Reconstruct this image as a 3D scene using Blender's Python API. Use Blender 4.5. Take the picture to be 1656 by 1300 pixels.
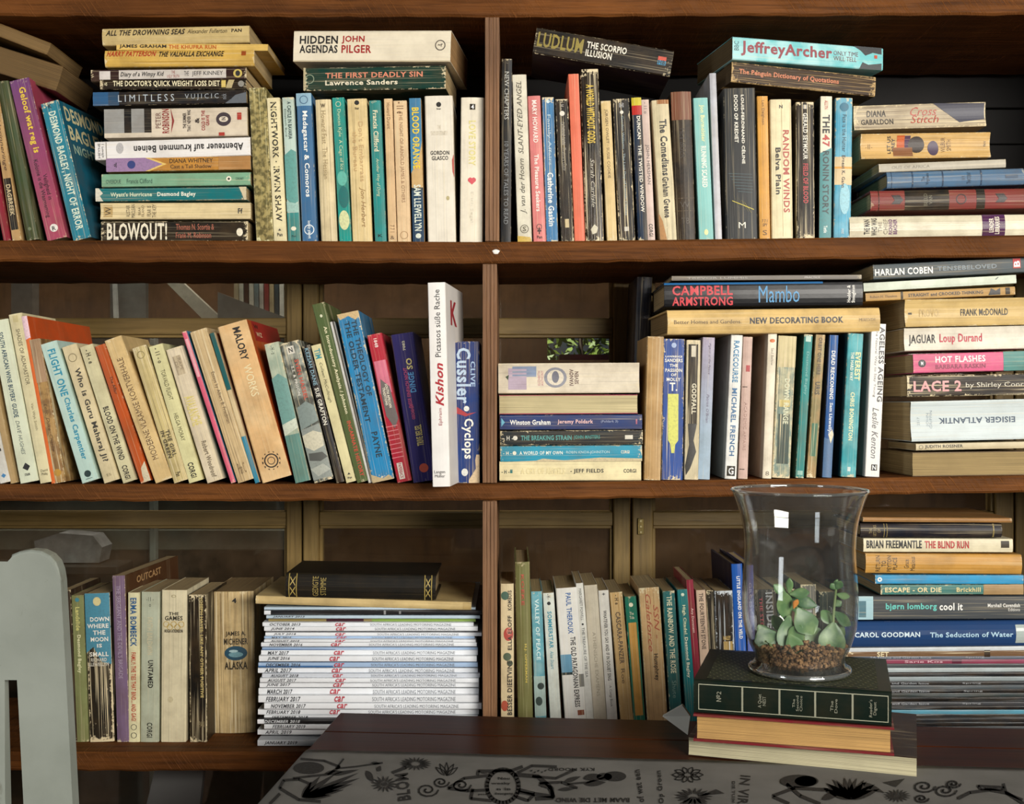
import bpy, bmesh, math, random
from mathutils import Vector, Matrix
random.seed(7)
for _o in list(bpy.data.objects): bpy.data.objects.remove(_o, do_unlink=True)
scene = bpy.context.scene
COL = scene.collection
# ------------------------------------------------------------------ camera
F, D, ZC = 1900.0, 1.45, 1.108          # focal length in pixels, distance to the spine plane (Y=0), eye height
cam_d = bpy.data.cameras.new('camera'); cam = bpy.data.objects.new('camera', cam_d); COL.objects.link(cam)
cam_d.sensor_fit = 'HORIZONTAL'; cam_d.sensor_width = 36.0; cam_d.lens = 36.0*F/1656.0
cam_d.clip_start = 0.02
cam.location = (0, -D, ZC); cam.rotation_euler = (math.pi/2, 0, 0)
scene.camera = cam
# ------------------------------------------------------------------ light
world = bpy.data.worlds.new('world'); scene.world = world; world.use_nodes = True
bg = world.node_tree.nodes['Background']; bg.inputs[0].default_value = (0.80, 0.92, 1.0, 1); bg.inputs[1].default_value = 0.07
def area(name, loc, target, sx, sy, power, color):
    l = bpy.data.lights.new(name, 'AREA'); l.shape = 'RECTANGLE'; l.size = sx; l.size_y = sy; l.energy = power; l.color = color
    o = bpy.data.objects.new(name, l); COL.objects.link(o); o.location = loc
    o.rotation_euler = (Vector(target)-Vector(loc)).to_track_quat('-Z', 'Y').to_euler(); return o
area('daylight_from_open_veranda', (1.45, -2.7, ZC+0.56), (-.05, 0, ZC-.02), 1.5, .9, 122, (1.0, 0.95, 0.87))
area('added_side_fill', (-2.3, -2.3, ZC+0.35), (0, 0, ZC-.05), .55, 1.7, 22, (0.93, 0.97, 1.0))  # added area light, no door known; fills the left and streaks the glass
area('added_far_room_fill', (-.30, .40, 1.90), (-.25, .80, 1.05), 1.4, .25, 12, (1.0, 0.95, 0.86))  # added area light without a known source, brightens things behind the panes
sun_d = bpy.data.lights.new('sun', 'SUN'); sun_d.energy = 7.0; sun_d.angle = 0.02
sun = bpy.data.objects.new('sun', sun_d); COL.objects.link(sun)
sun.rotation_euler = Vector((0.30, 0.25, -1)).to_track_quat('-Z', 'Y').to_euler(); sun.location = (0, 4, 4)
vs = scene.view_settings
vs.view_transform = 'Standard'; vs.look = 'None'; vs.gamma = 1.0; vs.use_curve_mapping = False; vs.exposure = 0.0
# ------------------------------------------------------------------ helpers
def P(px, py, Y=0.0):
    k = (D+Y)/F
    return Vector(((px-828.0)*k, Y, ZC+(650.0-py)*k))
def lin(h):
    h = h.lstrip('#'); h = h if len(h) == 6 else ''.join(q*2 for q in h); c = [int(h[i:i+2], 16)/255 for i in (0, 2, 4)]
    return tuple((x/12.92 if x <= 0.04045 else ((x+0.055)/1.055)**2.4) for x in c)+(1.0,)
def tag(o, label=None, cat=None, group=None, kind=None):
    if label: o['label'] = label
    if cat: o['category'] = cat
    if group: o['group'] = group
    if kind: o['kind'] = kind
    return o
def empty(name, m, label=None, cat=None, group=None, kind=None):
    o = bpy.data.objects.new(name, None); COL.objects.link(o); o.matrix_world = m; o.empty_display_size = 0.02
    return tag(o, label, cat, group, kind)
def meshobj(name, me, mats=(), parent=None, smooth=False):
    o = bpy.data.objects.new(name, me); COL.objects.link(o)
    for m in mats:
        if len(me.materials) < len(mats): me.materials.append(m)
    if parent is not None: o.parent = parent
    if smooth: me.polygons.foreach_set('use_smooth', [True]*len(me.polygons))
    return o
def pyd(name, v, f, mats=(), parent=None, smooth=False):
    me = bpy.data.meshes.new(name); me.from_pydata([tuple(p) for p in v], [], f); me.update()
    return meshobj(name, me, mats, parent, smooth)
def bmobj(name, bm, mats=(), parent=None, smooth=False):
    me = bpy.data.meshes.new(name); bmesh.ops.recalc_face_normals(bm, faces=bm.faces); bm.to_mesh(me); bm.free()
    return meshobj(name, me, mats, parent, smooth)
def bbox_bm(bm, lo, hi, bevel=0.0, seg=1):
    r = bmesh.ops.create_cube(bm, size=1.0); vv = r['verts']
    for v in vv: v.co = Vector([(lo[i]+hi[i])/2 + v.co[i]*(hi[i]-lo[i]) for i in range(3)])
    if bevel > 0:
        es = list({e for v in vv for e in v.link_edges})
        bmesh.ops.bevel(bm, geom=es, offset=bevel, segments=seg, affect='EDGES', profile=0.6)
def box(name, lo, hi, mat, parent=None, bevel=0.001, seg=1):
    bm = bmesh.new(); bbox_bm(bm, lo, hi, bevel, seg); return bmobj(name, bm, [mat], parent)
def lathe(prof, seg=48, z0=0):
    v = []; f = []; n = len(prof)
    for k in range(seg):
        a = 2*math.pi*k/seg
        for r, z in prof: v.append((r*math.cos(a), r*math.sin(a), z+z0))
    for k in range(seg):
        k2 = (k+1) % seg
        for i in range(n-1): f.append((k*n+i, k2*n+i, k2*n+i+1, k*n+i+1))
    return v, f
# ------------------------------------------------------------------ materials
class NT:
    def __init__(s, tree): s.t = tree
    def n(s, typ, **kw):
        x = s.t.nodes.new(typ)
        for k, v in kw.items():
            if k.startswith('_'): setattr(x, k[1:], v)
        return x
    def l(s, a, b): s.t.links.new(a, b)
    def math(s, op, a, b=None, clamp=False):
        x = s.t.nodes.new('ShaderNodeMath'); x.operation = op; x.use_clamp = clamp
        for i, q in enumerate((a, b)):
            if q is None: continue
            if isinstance(q, (int, float)): x.inputs[i].default_value = q
            else: s.l(q, x.inputs[i])
        return x.outputs[0]
    def mix(s, fac, a, b, typ='MIX'):
        x = s.t.nodes.new('ShaderNodeMix'); x.data_type = 'RGBA'; x.blend_type = typ
        for i, q in ((0, fac), (6, a), (7, b)):
            if isinstance(q, (int, float)): x.inputs[i].default_value = q
            elif isinstance(q, tuple): x.inputs[i].default_value = q
            else: s.l(q, x.inputs[i])
        return x.outputs[2]
    def noise(s, vec, scale, detail=3, rough=0.55, dim='3D'):
        x = s.t.nodes.new('ShaderNodeTexNoise'); x.inputs['Scale'].default_value = scale; x.inputs['Detail'].default_value = detail
        x.inputs['Roughness'].default_value = rough
        if vec is not None: s.l(vec, x.inputs['Vector'])
        return x.outputs['Fac']
    def mapping(s, vec, sc=(1, 1, 1), loc=None, rot=(0, 0, 0)):
        x = s.t.nodes.new('ShaderNodeMapping'); s.l(vec, x.inputs['Vector']); x.inputs['Scale'].default_value = sc; x.inputs['Rotation'].default_value = rot
        if loc is not None: s.l(loc, x.inputs['Location'])
        return x.outputs[0]
    def ramp(s, fac, lo, hi):
        x = s.t.nodes.new('ShaderNodeMapRange'); x.inputs['From Min'].default_value = lo; x.inputs['From Max'].default_value = hi; s.l(fac, x.inputs['Value']); return x.outputs[0]
    def bump(s, h, strength, dist, normal=None):
        x = s.t.nodes.new('ShaderNodeBump'); x.inputs['Strength'].default_value = strength; x.inputs['Distance'].default_value = dist; s.l(h, x.inputs['Height'])
        return x.outputs[0]
def newmat(name):
    m = bpy.data.materials.new(name); m.use_nodes = True; t = NT(m.node_tree)
    p = m.node_tree.nodes['Principled BSDF']; return m, t, p
_simple = {}
def ink(hexc, rough=0.5, metal=0.0):
    k = (hexc, rough, metal)
    if k not in _simple:
        m, t, p = newmat('ink_'+hexc.lstrip('#')); p.inputs['Roughness'].default_value = rough; p.inputs['Metallic'].default_value = metal
        tc = t.n('ShaderNodeTexCoord'); nz = t.noise(tc.outputs['Object'], 420, 2)
        c = lin(hexc); d = tuple(min(1, x*0.72+0.02) for x in c[:3])+(1,)
        t.l(t.mix(t.ramp(nz, .45, .75), c, d), p.inputs['Base Color']); _simple[k] = m
    return _simple[k]
# one shared node group for printed covers: base + second colour blotches, lengthwise creases, edge wear, grime
def make_cover_group():
    g = bpy.data.node_groups.new('printed_cover', 'ShaderNodeTree')
    for nm, ty in (('Base', 'NodeSocketColor'), ('Second', 'NodeSocketColor'), ('Blotch', 'NodeSocketFloat'), ('BlotchScale', 'NodeSocketFloat'), ('Grad', 'NodeSocketFloat'), ('Wear', 'NodeSocketFloat'),
                   ('Crease', 'NodeSocketFloat'), ('Paper', 'NodeSocketColor'), ('Grime', 'NodeSocketFloat')):
        g.interface.new_socket(nm, in_out='INPUT', socket_type=ty)
    g.interface.new_socket('Color', in_out='OUTPUT', socket_type='NodeSocketColor')
    g.interface.new_socket('Height', in_out='OUTPUT', socket_type='NodeSocketFloat')
    t = NT(g); gi = t.n('NodeGroupInput'); go = t.n('NodeGroupOutput'); I = gi.outputs
    tc = t.n('ShaderNodeTexCoord'); oi = t.n('ShaderNodeObjectInfo'); loc = t.n('ShaderNodeCombineXYZ')
    r = t.math('MULTIPLY', oi.outputs['Random'], 37.0); t.l(r, loc.inputs[0]); t.l(r, loc.inputs[1])
    co = tc.outputs['Object']
    base = t.mapping(co, (1, 1, 1), loc.outputs[0])
    at = t.n('ShaderNodeAttribute'); at.attribute_name = 'edge'; edge = at.outputs['Fac']
    ap = t.n('ShaderNodeAttribute'); ap.attribute_name = 'along'
    bn = t.n('ShaderNodeTexNoise'); t.l(base, bn.inputs['Vector']); t.l(I['BlotchScale'], bn.inputs['Scale']); bn.inputs['Detail'].default_value = 4
    bl = t.math('MULTIPLY', t.ramp(bn.outputs['Fac'], .42, .58), I['Blotch'], True)
    bl = t.math('MAXIMUM', bl, t.math('MULTIPLY', I['Grad'], ap.outputs['Fac'], True))
    c = t.mix(bl, I['Base'], I['Second'])
    gr = t.noise(base, 28, 5, .65)
    c = t.mix(t.math('MULTIPLY', t.ramp(gr, .40, .76), t.math('MULTIPLY', I['Grime'], 1.5), True), c, t.mix(.75, c, (0.11, 0.065, 0.025, 1)))
    cr = t.noise(t.mapping(co, (7, 520, 60), loc.outputs[0]), 1.0, 3, .6)
    line = t.ramp(cr, .55, .67)
    c = t.mix(t.math('MULTIPLY', line, t.math('MULTIPLY', I['Crease'], 1.25), True), c, I['Paper'])
    dk = t.ramp(cr, .44, .34)
    c = t.mix(t.math('MULTIPLY', dk, t.math('MULTIPLY', I['Crease'], .95), True), c, t.mix(.65, c, (0.05, 0.03, 0.02, 1)))
    sp = t.noise(base, 330, 3, .65); sp2 = t.noise(base, 70, 3, .6)
    w = t.math('ADD', t.math('MULTIPLY', sp, .6), t.math('MULTIPLY', sp2, .6))
    w = t.math('ADD', w, t.math('MULTIPLY', edge, .30))
    w = t.math('ADD', w, t.math('MULTIPLY', I['Wear'], .26))
    wf = t.ramp(w, .98, 1.06)
    c = t.mix(t.math('MULTIPLY', wf, t.math('MULTIPLY', I['Wear'], 2.2, True), True), c, I['Paper'])
    t.l(c, go.inputs['Color'])
    t.l(t.math('ADD', t.math('MULTIPLY', cr, I['Crease']), t.math('MULTIPLY', sp2, .12)), go.inputs['Height'])
    return g
COVER_G = make_cover_group()
_cov = {}
def cover_mat(col, c2=None, blotch=0.0, bs=22.0, grad=0.0, wear=0.35, crease=0.2, paper='#d9c9a4', grime=0.35, rough=0.42):
    k = (col, c2, blotch, bs, grad, wear, crease, paper, grime, rough)
    if k not in _cov:
        m, t, p = newmat('cover_'+col.lstrip('#')); g = t.n('ShaderNodeGroup'); g.node_tree = COVER_G; i = g.inputs
        i['Base'].default_value = lin(col); i['Second'].default_value = lin(c2 or col); i['Blotch'].default_value = blotch; i['BlotchScale'].default_value = bs; i['Grad'].default_value = grad
        i['Wear'].default_value = wear; i['Crease'].default_value = crease; i['Paper'].default_value = lin(paper); i['Grime'].default_value = grime
        t.l(g.outputs['Color'], p.inputs['Base Color']); p.inputs['Roughness'].default_value = rough; p.inputs['Specular IOR Level'].default_value = .2
        t.l(t.bump(g.outputs['Height'], .6, .0014), p.inputs['Normal']); _cov[k] = m
    return _cov[k]
_pg = {}
def page_mat(col='#c9ae7c'):
    if col not in _pg:
        m, t, p = newmat('paper_edges_'+col.lstrip('#')); tc = t.n('ShaderNodeTexCoord')
        a = t.noise(t.mapping(tc.outputs['Object'], (5, 2200, 5)), 1.0, 2); b = t.noise(tc.outputs['Object'], 30, 4)
        c = lin(col); d = tuple(x*.45 for x in c[:3])+(1,)
        q = t.mix(t.ramp(a, .35, .7), d, c); q = t.mix(t.math('MULTIPLY', t.ramp(b, .45, .8), .5), q, tuple(x*.5 for x in c[:3])+(1,))
        t.l(q, p.inputs['Base Color']); p.inputs['Roughness'].default_value = .85; t.l(t.bump(a, .5, .0006), p.inputs['Normal']); _pg[col] = m
    return _pg[col]
def wood_mat(name, c1, c2, c3, axis, rough=.6, saw=0.0, bump=.5, scale=1.0, streak=60, spec=.35):
    m, t, p = newmat(name); tc = t.n('ShaderNodeTexCoord'); co = tc.outputs['Object']
    sc = [streak*scale]*3; sc[axis] = 3.0*scale
    a = t.noise(t.mapping(co, tuple(sc)), 1.0, 5, .65)
    sc2 = [streak*5*scale]*3; sc2[axis] = 9.0*scale
    b = t.noise(t.mapping(co, tuple(sc2)), 1.0, 3, .6); pt = t.noise(co, 7, 4)
    c = t.mix(t.ramp(a, .3, .68), lin(c1), lin(c2)); c = t.mix(t.math('MULTIPLY', t.ramp(b, .5, .75), .6), c, lin(c3)); c = t.mix(t.math('MULTIPLY', t.ramp(pt, .45, .75), .45), c, lin(c3))
    h = t.math('ADD', a, t.math('MULTIPLY', b, .6))
    if saw > 0:
        dg = t.noise(t.mapping(t.mapping(co, (1, 1, 1), None, (0, .62, 0)), (620, 30, 26)), 1.0, 3, .6)
        sw = t.math('MULTIPLY', t.ramp(dg, .52, .70), t.ramp(t.noise(co, 14, 3), .40, .62))
        c = t.mix(t.math('MULTIPLY', sw, saw), c, tuple(min(1, x*1.9+.01) for x in lin(c2)[:3])+(1,)); h = t.math('ADD', h, t.math('MULTIPLY', sw, .8))
    t.l(c, p.inputs['Base Color']); p.inputs['Roughness'].default_value = rough; p.inputs['Specular IOR Level'].default_value = spec
    t.l(t.bump(h, bump, .0025), p.inputs['Normal']); return m
def plain(name, col, rough=.6, var=.25, scale=12, bump=0.0, metal=0.0):
    m, t, p = newmat(name); tc = t.n('ShaderNodeTexCoord'); a = t.noise(tc.outputs['Object'], scale, 5, .6); c = lin(col)
    t.l(t.mix(t.ramp(a, .35, .7), c, tuple(x*(1-var) for x in c[:3])+(1,)), p.inputs['Base Color']); p.inputs['Roughness'].default_value = rough; p.inputs['Metallic'].default_value = metal
    if bump: t.l(t.bump(a, bump, .002), p.inputs['Normal'])
    return m
def thin_glass(name, tint=(1, 1, 1, 1), rough=0.0, dirt_haze=0.0, dirt_haze_col='#8a8a80', f0=.03, pw=4.5):
    m = bpy.data.materials.new(name); m.use_nodes = True; t = NT(m.node_tree); nd = m.node_tree.nodes
    nd.remove(nd['Principled BSDF']); out = nd['Material Output']
    tr = t.n('ShaderNodeBsdfTransparent'); tr.inputs[0].default_value = tint
    gl = t.n('ShaderNodeBsdfGlossy'); gl.inputs['Roughness'].default_value = rough; lw = t.n('ShaderNodeLayerWeight'); lw.inputs[0].default_value = .5
    fr = t.math('ADD', t.math('MULTIPLY', t.math('POWER', lw.outputs['Facing'], pw), .85), f0, True)
    mx = t.n('ShaderNodeMixShader'); t.l(fr, mx.inputs[0]); t.l(tr.outputs[0], mx.inputs[1]); t.l(gl.outputs[0], mx.inputs[2]); last = mx.outputs[0]
    if dirt_haze:
        df = t.n('ShaderNodeBsdfDiffuse'); df.inputs[0].default_value = lin(dirt_haze_col); tc = t.n('ShaderNodeTexCoord')
        a = t.math('MULTIPLY', t.ramp(t.noise(tc.outputs['Object'], 9, 6, .7), .35, .8), dirt_haze); m2 = t.n('ShaderNodeMixShader'); t.l(a, m2.inputs[0]); t.l(last, m2.inputs[1]); t.l(df.outputs[0], m2.inputs[2]); last = m2.outputs[0]
    t.l(last, out.inputs[0]); return m
# ------------------------------------------------------------------ lettering
_txt = {}
def text_mesh(s, bold=False, ital=False):
    k = (s, bold, ital)
    if k not in _txt:
        cu = bpy.data.curves.new('lettering', 'FONT'); cu.body = s; cu.size = 1.0; cu.resolution_u = 2; cu.fill_mode = 'FRONT'
        cu.align_x = 'CENTER'; cu.space_line = .95
        if bold: cu.offset = 0.026; cu.space_character = 1.08
        if ital: cu.shear = .3
        ob = bpy.data.objects.new('lettering', cu); me = bpy.data.meshes.new_from_object(ob)
        vs_ = [tuple(v.co) for v in me.vertices]; fs_ = [tuple(p.vertices) for p in me.polygons]
        bpy.data.objects.remove(ob); bpy.data.curves.remove(cu); bpy.data.meshes.remove(me)
        xs = [v[0] for v in vs_] or [0, 1]; ys = [v[1] for v in vs_] or [0, 1]
        x0, x1, y0, y1 = min(xs), max(xs), min(ys), max(ys)
        vs_ = [((v[0]-x0)/(x1-x0+1e-9)-.5, (v[1]-y0)/(y1-y0+1e-9)-.5) for v in vs_]
        _txt[k] = (vs_, fs_)
    return _txt[k]
# ------------------------------------------------------------------ book builder
REG = (0, 0, 1.0); GROUP = ''; SHELF = None; YB = 0.0
BOARD = {}                                   # shelf -> function x -> top z
def at(q): return (REG[0]+q[0]/REG[2], REG[1]+q[1]/REG[2])
def region(ox, oy, k, group, shelf, y=0.0):
    global REG, GROUP, SHELF, YB
    REG = (ox, oy, k); GROUP = group; SHELF = shelf; YB = y
CNT = {}
def T(s, s0, s1, v, h, col, fl=''): return ('t', s, s0, s1, v, h, col, fl)
def Rr(s0, s1, v0, v1, col): return ('r', s0, s1, v0, v1, col)
def E(s, v, rs, rv, col): return ('e', s, v, rs, rv, col)
def O(s, v, r, col): return ('o', s, v, r, col)
def Pg(pts, col): return ('p', pts, col)
def book(name, label, A, B, w, col, decor=(), vert=True, cat='book', dep=.108, bul=None, tw=0.0, Y=None, YA=None, YE=None, side=None, hard=False, pages='#c9ae7c', fore=False, snap=None,
         c2=None, blotch=0.0, bs=22.0, grad=0.0, wear=.35, crease=.2, grime=.35, paper='#d9c9a4', rough=.42, dz=0.0, group=None, PW=None):
    Y0 = YB if Y is None else Y
    ya = Y0 if YA is None else YA; yb = Y0 if YE is None else YE
    a_, b_ = at(A), at(B)
    PA, PB = P(a_[0], a_[1], ya), P(b_[0], b_[1], yb)
    W = w/REG[2]*(D+(ya+yb)/2)/F; ax = PB-PA; L = ax.length; ax.normalize()
    if PW: PA, PB, W = Vector(PW[0]), Vector(PW[1]), PW[2]; ax = PB-PA; L = ax.length; ax.normalize()
    if vert:
        o = Vector((0, -1, 0)); o = (o-ax*o.dot(ax)).normalized(); n = o.cross(ax).normalized()
    else:
        n = Vector((0, 0, 1)); n = (n-ax*n.dot(ax)).normalized(); o = ax.cross(n).normalized()
    if tw:
        q = Matrix.Rotation(math.radians(tw), 3, ax); o = q @ o; n = q @ n
    # origin at the thing's base
    if vert: org = PB.copy(); X0 = L; Y0_ = 0.0
    else: org = (PA+PB)/2-n*(W/2); X0 = L/2; Y0_ = -W/2
    if snap is None: snap = vert
    if snap and SHELF is not None:
        cs = [(p+n*(sg*W/2)-o*dd) for p in (PA, PB) for sg in (-1, 1) for dd in (0, dep)]
        lo = min(cs, key=lambda c: c.z-BOARD[SHELF](c.x)); org.z += BOARD[SHELF](lo.x)-lo.z+.0002
    org.z += dz
    M = Matrix((ax, n, o)).transposed().to_4x4(); M.translation = org
    th = empty(name, M, label, cat, group or GROUP)
    if bul is None: bul = random.uniform(.0002, .0012) if not hard else .003
    bf = lambda y: bul*(1-min(1, (2*y/W)**2))
    lx = lambda s: s*L-X0
    ly = lambda v: v*W-Y0_
    def pt(s, v, e=.00022):  # point on the spine print surface
        return (lx(s), ly(v), bf(v*W)+e)
    t = .0022 if hard else .0007
    if cat == 'magazine': t = .0003
    ov = .003 if hard else .0
    # cover: outer spine grid + boards, a U shell of thickness t
    NV, NS = 8, 8
    vv = []; ff = []; ed = []; al = []; mi = []
    ss = [0, .015, .06, .3, .5, .7, .94, .985, 1]; vq = [-.5, -.46, -.36, -.18, 0, .18, .36, .46, .5]
    rd = min(.0012, W*.12)
    if not fore:
        for i, s in enumerate(ss):
            for j, v in enumerate(vq):
                e = max({0: 1, 1: .75, 2: .2}.get(min(i, 8-i), 0), {0: 1, 1: .6, 2: .15}.get(min(j, 8-j), 0))
                z = bf(v*W)-(rd if j in (0, 8) else 0)
                vv.append((lx(s), ly(v), z)); ed.append(e); al.append(s)
        for i in range(8):
            for j in range(8): ff.append((i*9+j, (i+1)*9+j, (i+1)*9+j+1, i*9+j+1)); mi.append(0)
        # inner spine
        b0 = len(vv)
        for s in (0, 1):
            for j, v in enumerate(vq):
                vv.append((lx(s), ly(v*(1-2*t/W)), bf(v*W)-t-(rd if j in (0, 8) else 0))); ed.append(1); al.append(s)
        for j in range(8):
            ff.append((j, j+1, b0+j+1, b0+j)); mi.append(0)
            ff.append((72+j+1, 72+j, b0+9+j, b0+9+j+1)); mi.append(0)
    zf = -rd if not fore else ov
    for sg in (-1, 1):
        y1, y0 = ly(.5*sg), ly(.5*sg)-sg*t
        k = len(vv); zb = -dep
        for (x, y, z) in ((lx(0), y1, zf), (lx(1), y1, zf), (lx(1), y1, zb), (lx(0), y1, zb), (lx(0), y0, zf), (lx(1), y0, zf), (lx(1), y0, zb), (lx(0), y0, zb)):
            vv.append((x, y, z)); ed.append(.15); al.append((x+X0)/L)
        q = [(0, 1, 2, 3), (7, 6, 5, 4), (0, 4, 5, 1), (1, 5, 6, 2), (2, 6, 7, 3), (3, 7, 4, 0)]
        for f in q:
            f = tuple(k+i for i in f); ff.append(f if sg > 0 else f[::-1]); mi.append(1)
    me = bpy.data.meshes.new('cover'); me.from_pydata(vv, [], ff); me.update()
    me.polygons.foreach_set('material_index', mi)
    a1 = me.attributes.new('edge', 'FLOAT', 'POINT'); a1.data.foreach_set('value', ed)
    a2 = me.attributes.new('along', 'FLOAT', 'POINT'); a2.data.foreach_set('value', al)
    cm = cover_mat(col, c2, blotch, bs, grad, wear, crease, paper, grime, rough)
    sm = cm if side is None else cover_mat(side, None, 0, 22, 0, wear*.6, .05, paper, grime, rough)
    meshobj('cover', me, [cm, sm], th)
    # page block with a slightly hollow fore-edge
    e_ = .0004
    y0, y1 = ly(-.5)+t+.0002, ly(.5)-t-.0002
    x0, x1 = lx(0)+ov+e_, lx(1)-ov-e_
    if y1-y0 > .0006:
        zt = (-t-.0008-rd-max(0, -bul)) if not fore else 0.0
        zb = -dep+ov+.0008
        N = 5; pv = []; pf = []
        for i in range(N):
            u = i/(N-1); y = y0+(y1-y0)*u; hol = .0015*(1-(2*u-1)**2)
            zz = zt-(hol if fore else 0)
            pv += [(x0, y, zz), (x1, y, zz), (x1, y, zb), (x0, y, zb)]
        for i in range(N-1):
            k = i*4
            for j in range(4): pf.append((k+j, k+(j+1) % 4, k+4+(j+1) % 4, k+4+j))
        pf += [(3, 2, 1, 0), tuple((N-1)*4+j for j in range(4))]
        pyd('page_block', pv, [f[::-1] for f in pf], [page_mat(pages)], th)
    lay = 0
    def patch(nm, pts, c, e):           # flat print that follows the curve of the spine
        bm = bmesh.new(); bm.faces.new([bm.verts.new((a, b, 0)) for a, b in pts])
        for q in (-.4, -.28, -.16, -.05, .05, .16, .28, .4):
            bmesh.ops.bisect_plane(bm, geom=bm.verts[:]+bm.edges[:]+bm.faces[:], plane_co=(0, q, 0), plane_no=(0, 1, 0))
        bmesh.ops.triangulate(bm, faces=bm.faces)
        for v in bm.verts: v.co = Vector(pt(v.co.x, v.co.y, e))
        for f in bm.faces:
            f.normal_update()
            if f.normal.z < 0: f.normal_flip()
        me_ = bpy.data.meshes.new(nm); bm.to_mesh(me_); bm.free(); return meshobj(nm, me_, [ink(c)], th)
    for dcr in decor:
        lay += 1; ee = .00018+lay*.00003
        ty = dcr[0]
        if ty == 't':
            _, s, s0, s1, v, h, c, fl = dcr
            v2, f2 = text_mesh(s, 'b' in fl, 'i' in fl); sc = s1-s0; mid = (s0+s1)/2; out = []
            for (p, q) in v2:
                if 'f' in fl: p, q = -p, -q
                if 'x' in fl: sx, vy = mid-q*sc, v+p*h      # letters upright across the spine
                elif 'y' in fl: sx, vy = mid+q*sc, v-p*h
                else: sx, vy = mid+p*sc, v+q*h
                out.append(pt(sx, vy, ee+.00003+max(0, bul)*min(1, (h if 'x' not in fl else .2))**2*.9))
            pyd('lettering', out, f2, [ink(c)], th)
        elif ty == 'r':
            _, s0, s1, v0, v1, c = dcr; n_ = 6; out = []
            for i in range(n_+1):
                v = v0+(v1-v0)*i/n_; out += [pt(s0, v, ee), pt(s1, v, ee)]
            pyd('printed_band', out, [(2*i, 2*i+1, 2*i+3, 2*i+2) for i in range(n_)], [cover_mat(c, None, 0, 22, 0, wear, crease, paper, grime, rough)], th)
        elif ty == 'e':
            _, s, v, rs, rv, c = dcr; k = W/L
            patch('emblem', [(s+rs*k*math.cos(i*math.pi/10), v+rv*math.sin(i*math.pi/10)) for i in range(20)], c, ee)
        elif ty == 'o':
            _, s, v, r, c = dcr; k = W/L; out = []
            for i in range(20):
                q = i*math.pi/10
                for rr in (r, r*.82): out.append(pt(s+rr*k*math.cos(q), v+rr*math.sin(q), ee))
            pyd('emblem', out, [(2*i, 2*i+1, (2*i+3) % 40, (2*i+2) % 40) for i in range(20)], [ink(c)], th)
        elif ty == 'p':
            _, pts, c = dcr
            patch('printed_patch', pts, c, ee)
        elif ty == 'k':   # printed panel on the side cover
            _, s0, s1, d0, d1, c = dcr
            pyd('cover_panel', [(lx(a), ly(.5)+.00018, -dep*b) for a, b in ((s0, d0), (s1, d0), (s1, d1), (s0, d1))], [(0, 1, 2, 3)], [ink(c)], th)
        elif ty == 'c':   # lettering on the side cover (towards +n): height s0..s1, depth d0..d1
            _, s, s0, s1, d0, d1, c = dcr; v2, f2 = text_mesh(s, True)
            out = [(lx((s0+s1)/2-q*(s1-s0)), ly(.5)+.0003, -dep*((d0+d1)/2+p*(d1-d0))) for p, q in v2]
            pyd('cover_lettering', out, f2, [ink(c)], th)
    return th
def V(label, A, B, w, col, decor=(), **k): return book(k.pop('name', 'paperback_book' if not k.get('hard') else 'hardcover_book'), label, A, B, w, col, decor, True, **k)
def H(label, A, B, w, col, decor=(), **k): return book(k.pop('name', 'paperback_book' if not k.get('hard') else 'hardcover_book'), label, A, B, w, col, decor, False, **k)
# ------------------------------------------------------------------ bookcase
M_shelf = wood_mat('rough_sawn_shelf_wood', '#4a2a10', '#774820', '#201006', 0, .62, saw=.45, bump=.6, spec=.12)
M_ply = wood_mat('plywood_edge', '#6a482e', '#9a7250', '#2e1c10', 2, .6, bump=.8, streak=150)
M_side = wood_mat('dark_case_wood', '#2c1b10', '#3d2718', '#160d07', 2, .7)
M_frame = wood_mat('olive_brown_window_paint', '#7a6338', '#917846', '#3c2f14', 0, .5, bump=.25, streak=40)
M_framev = wood_mat('olive_brown_window_paint_upright', '#7a6338', '#917846', '#3c2f14', 2, .5, bump=.25, streak=40)
M_black = plain('shade_black_panelling', '#0d0907', .8, .5, 20)  # shade of the top compartment is put into this colour
YF = -.012; DEP = .252
def polyline(pts, Y):
    q = [P(px, py, Y) for px, py in pts]
    def f(x):
        for i in range(len(q)-1):
            if x <= q[i+1].x or i == len(q)-2:
                u = (x-q[i].x)/(q[i+1].x-q[i].x); return q[i].z+(q[i+1].z-q[i].z)*u
    return f
BOARD['top'] = polyline([(-300, 388), (420, 389), (797, 391), (1656, 380), (2000, 377)], YF)
BOARD['mid'] = polyline([(-300, 784), (420, 783), (797, 782), (1656, 769), (2000, 765)], YF)
BOARD['low'] = polyline([(-300, 1216), (797, 1216), (2000, 1212)], YF)
BOARD['roof'] = polyline([(-300, -10), (797, -8), (2000, -12)], YF)
BOARD['under'] = polyline([(-300, 1560), (797, 1560), (2000, 1560)], YF)
XL, XR = -.78, .80
case = empty('bookcase', Matrix.Translation((0, .12, 0)), 'rough dark brown wooden bookcase holding all the rows of books', 'bookcase')
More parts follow.
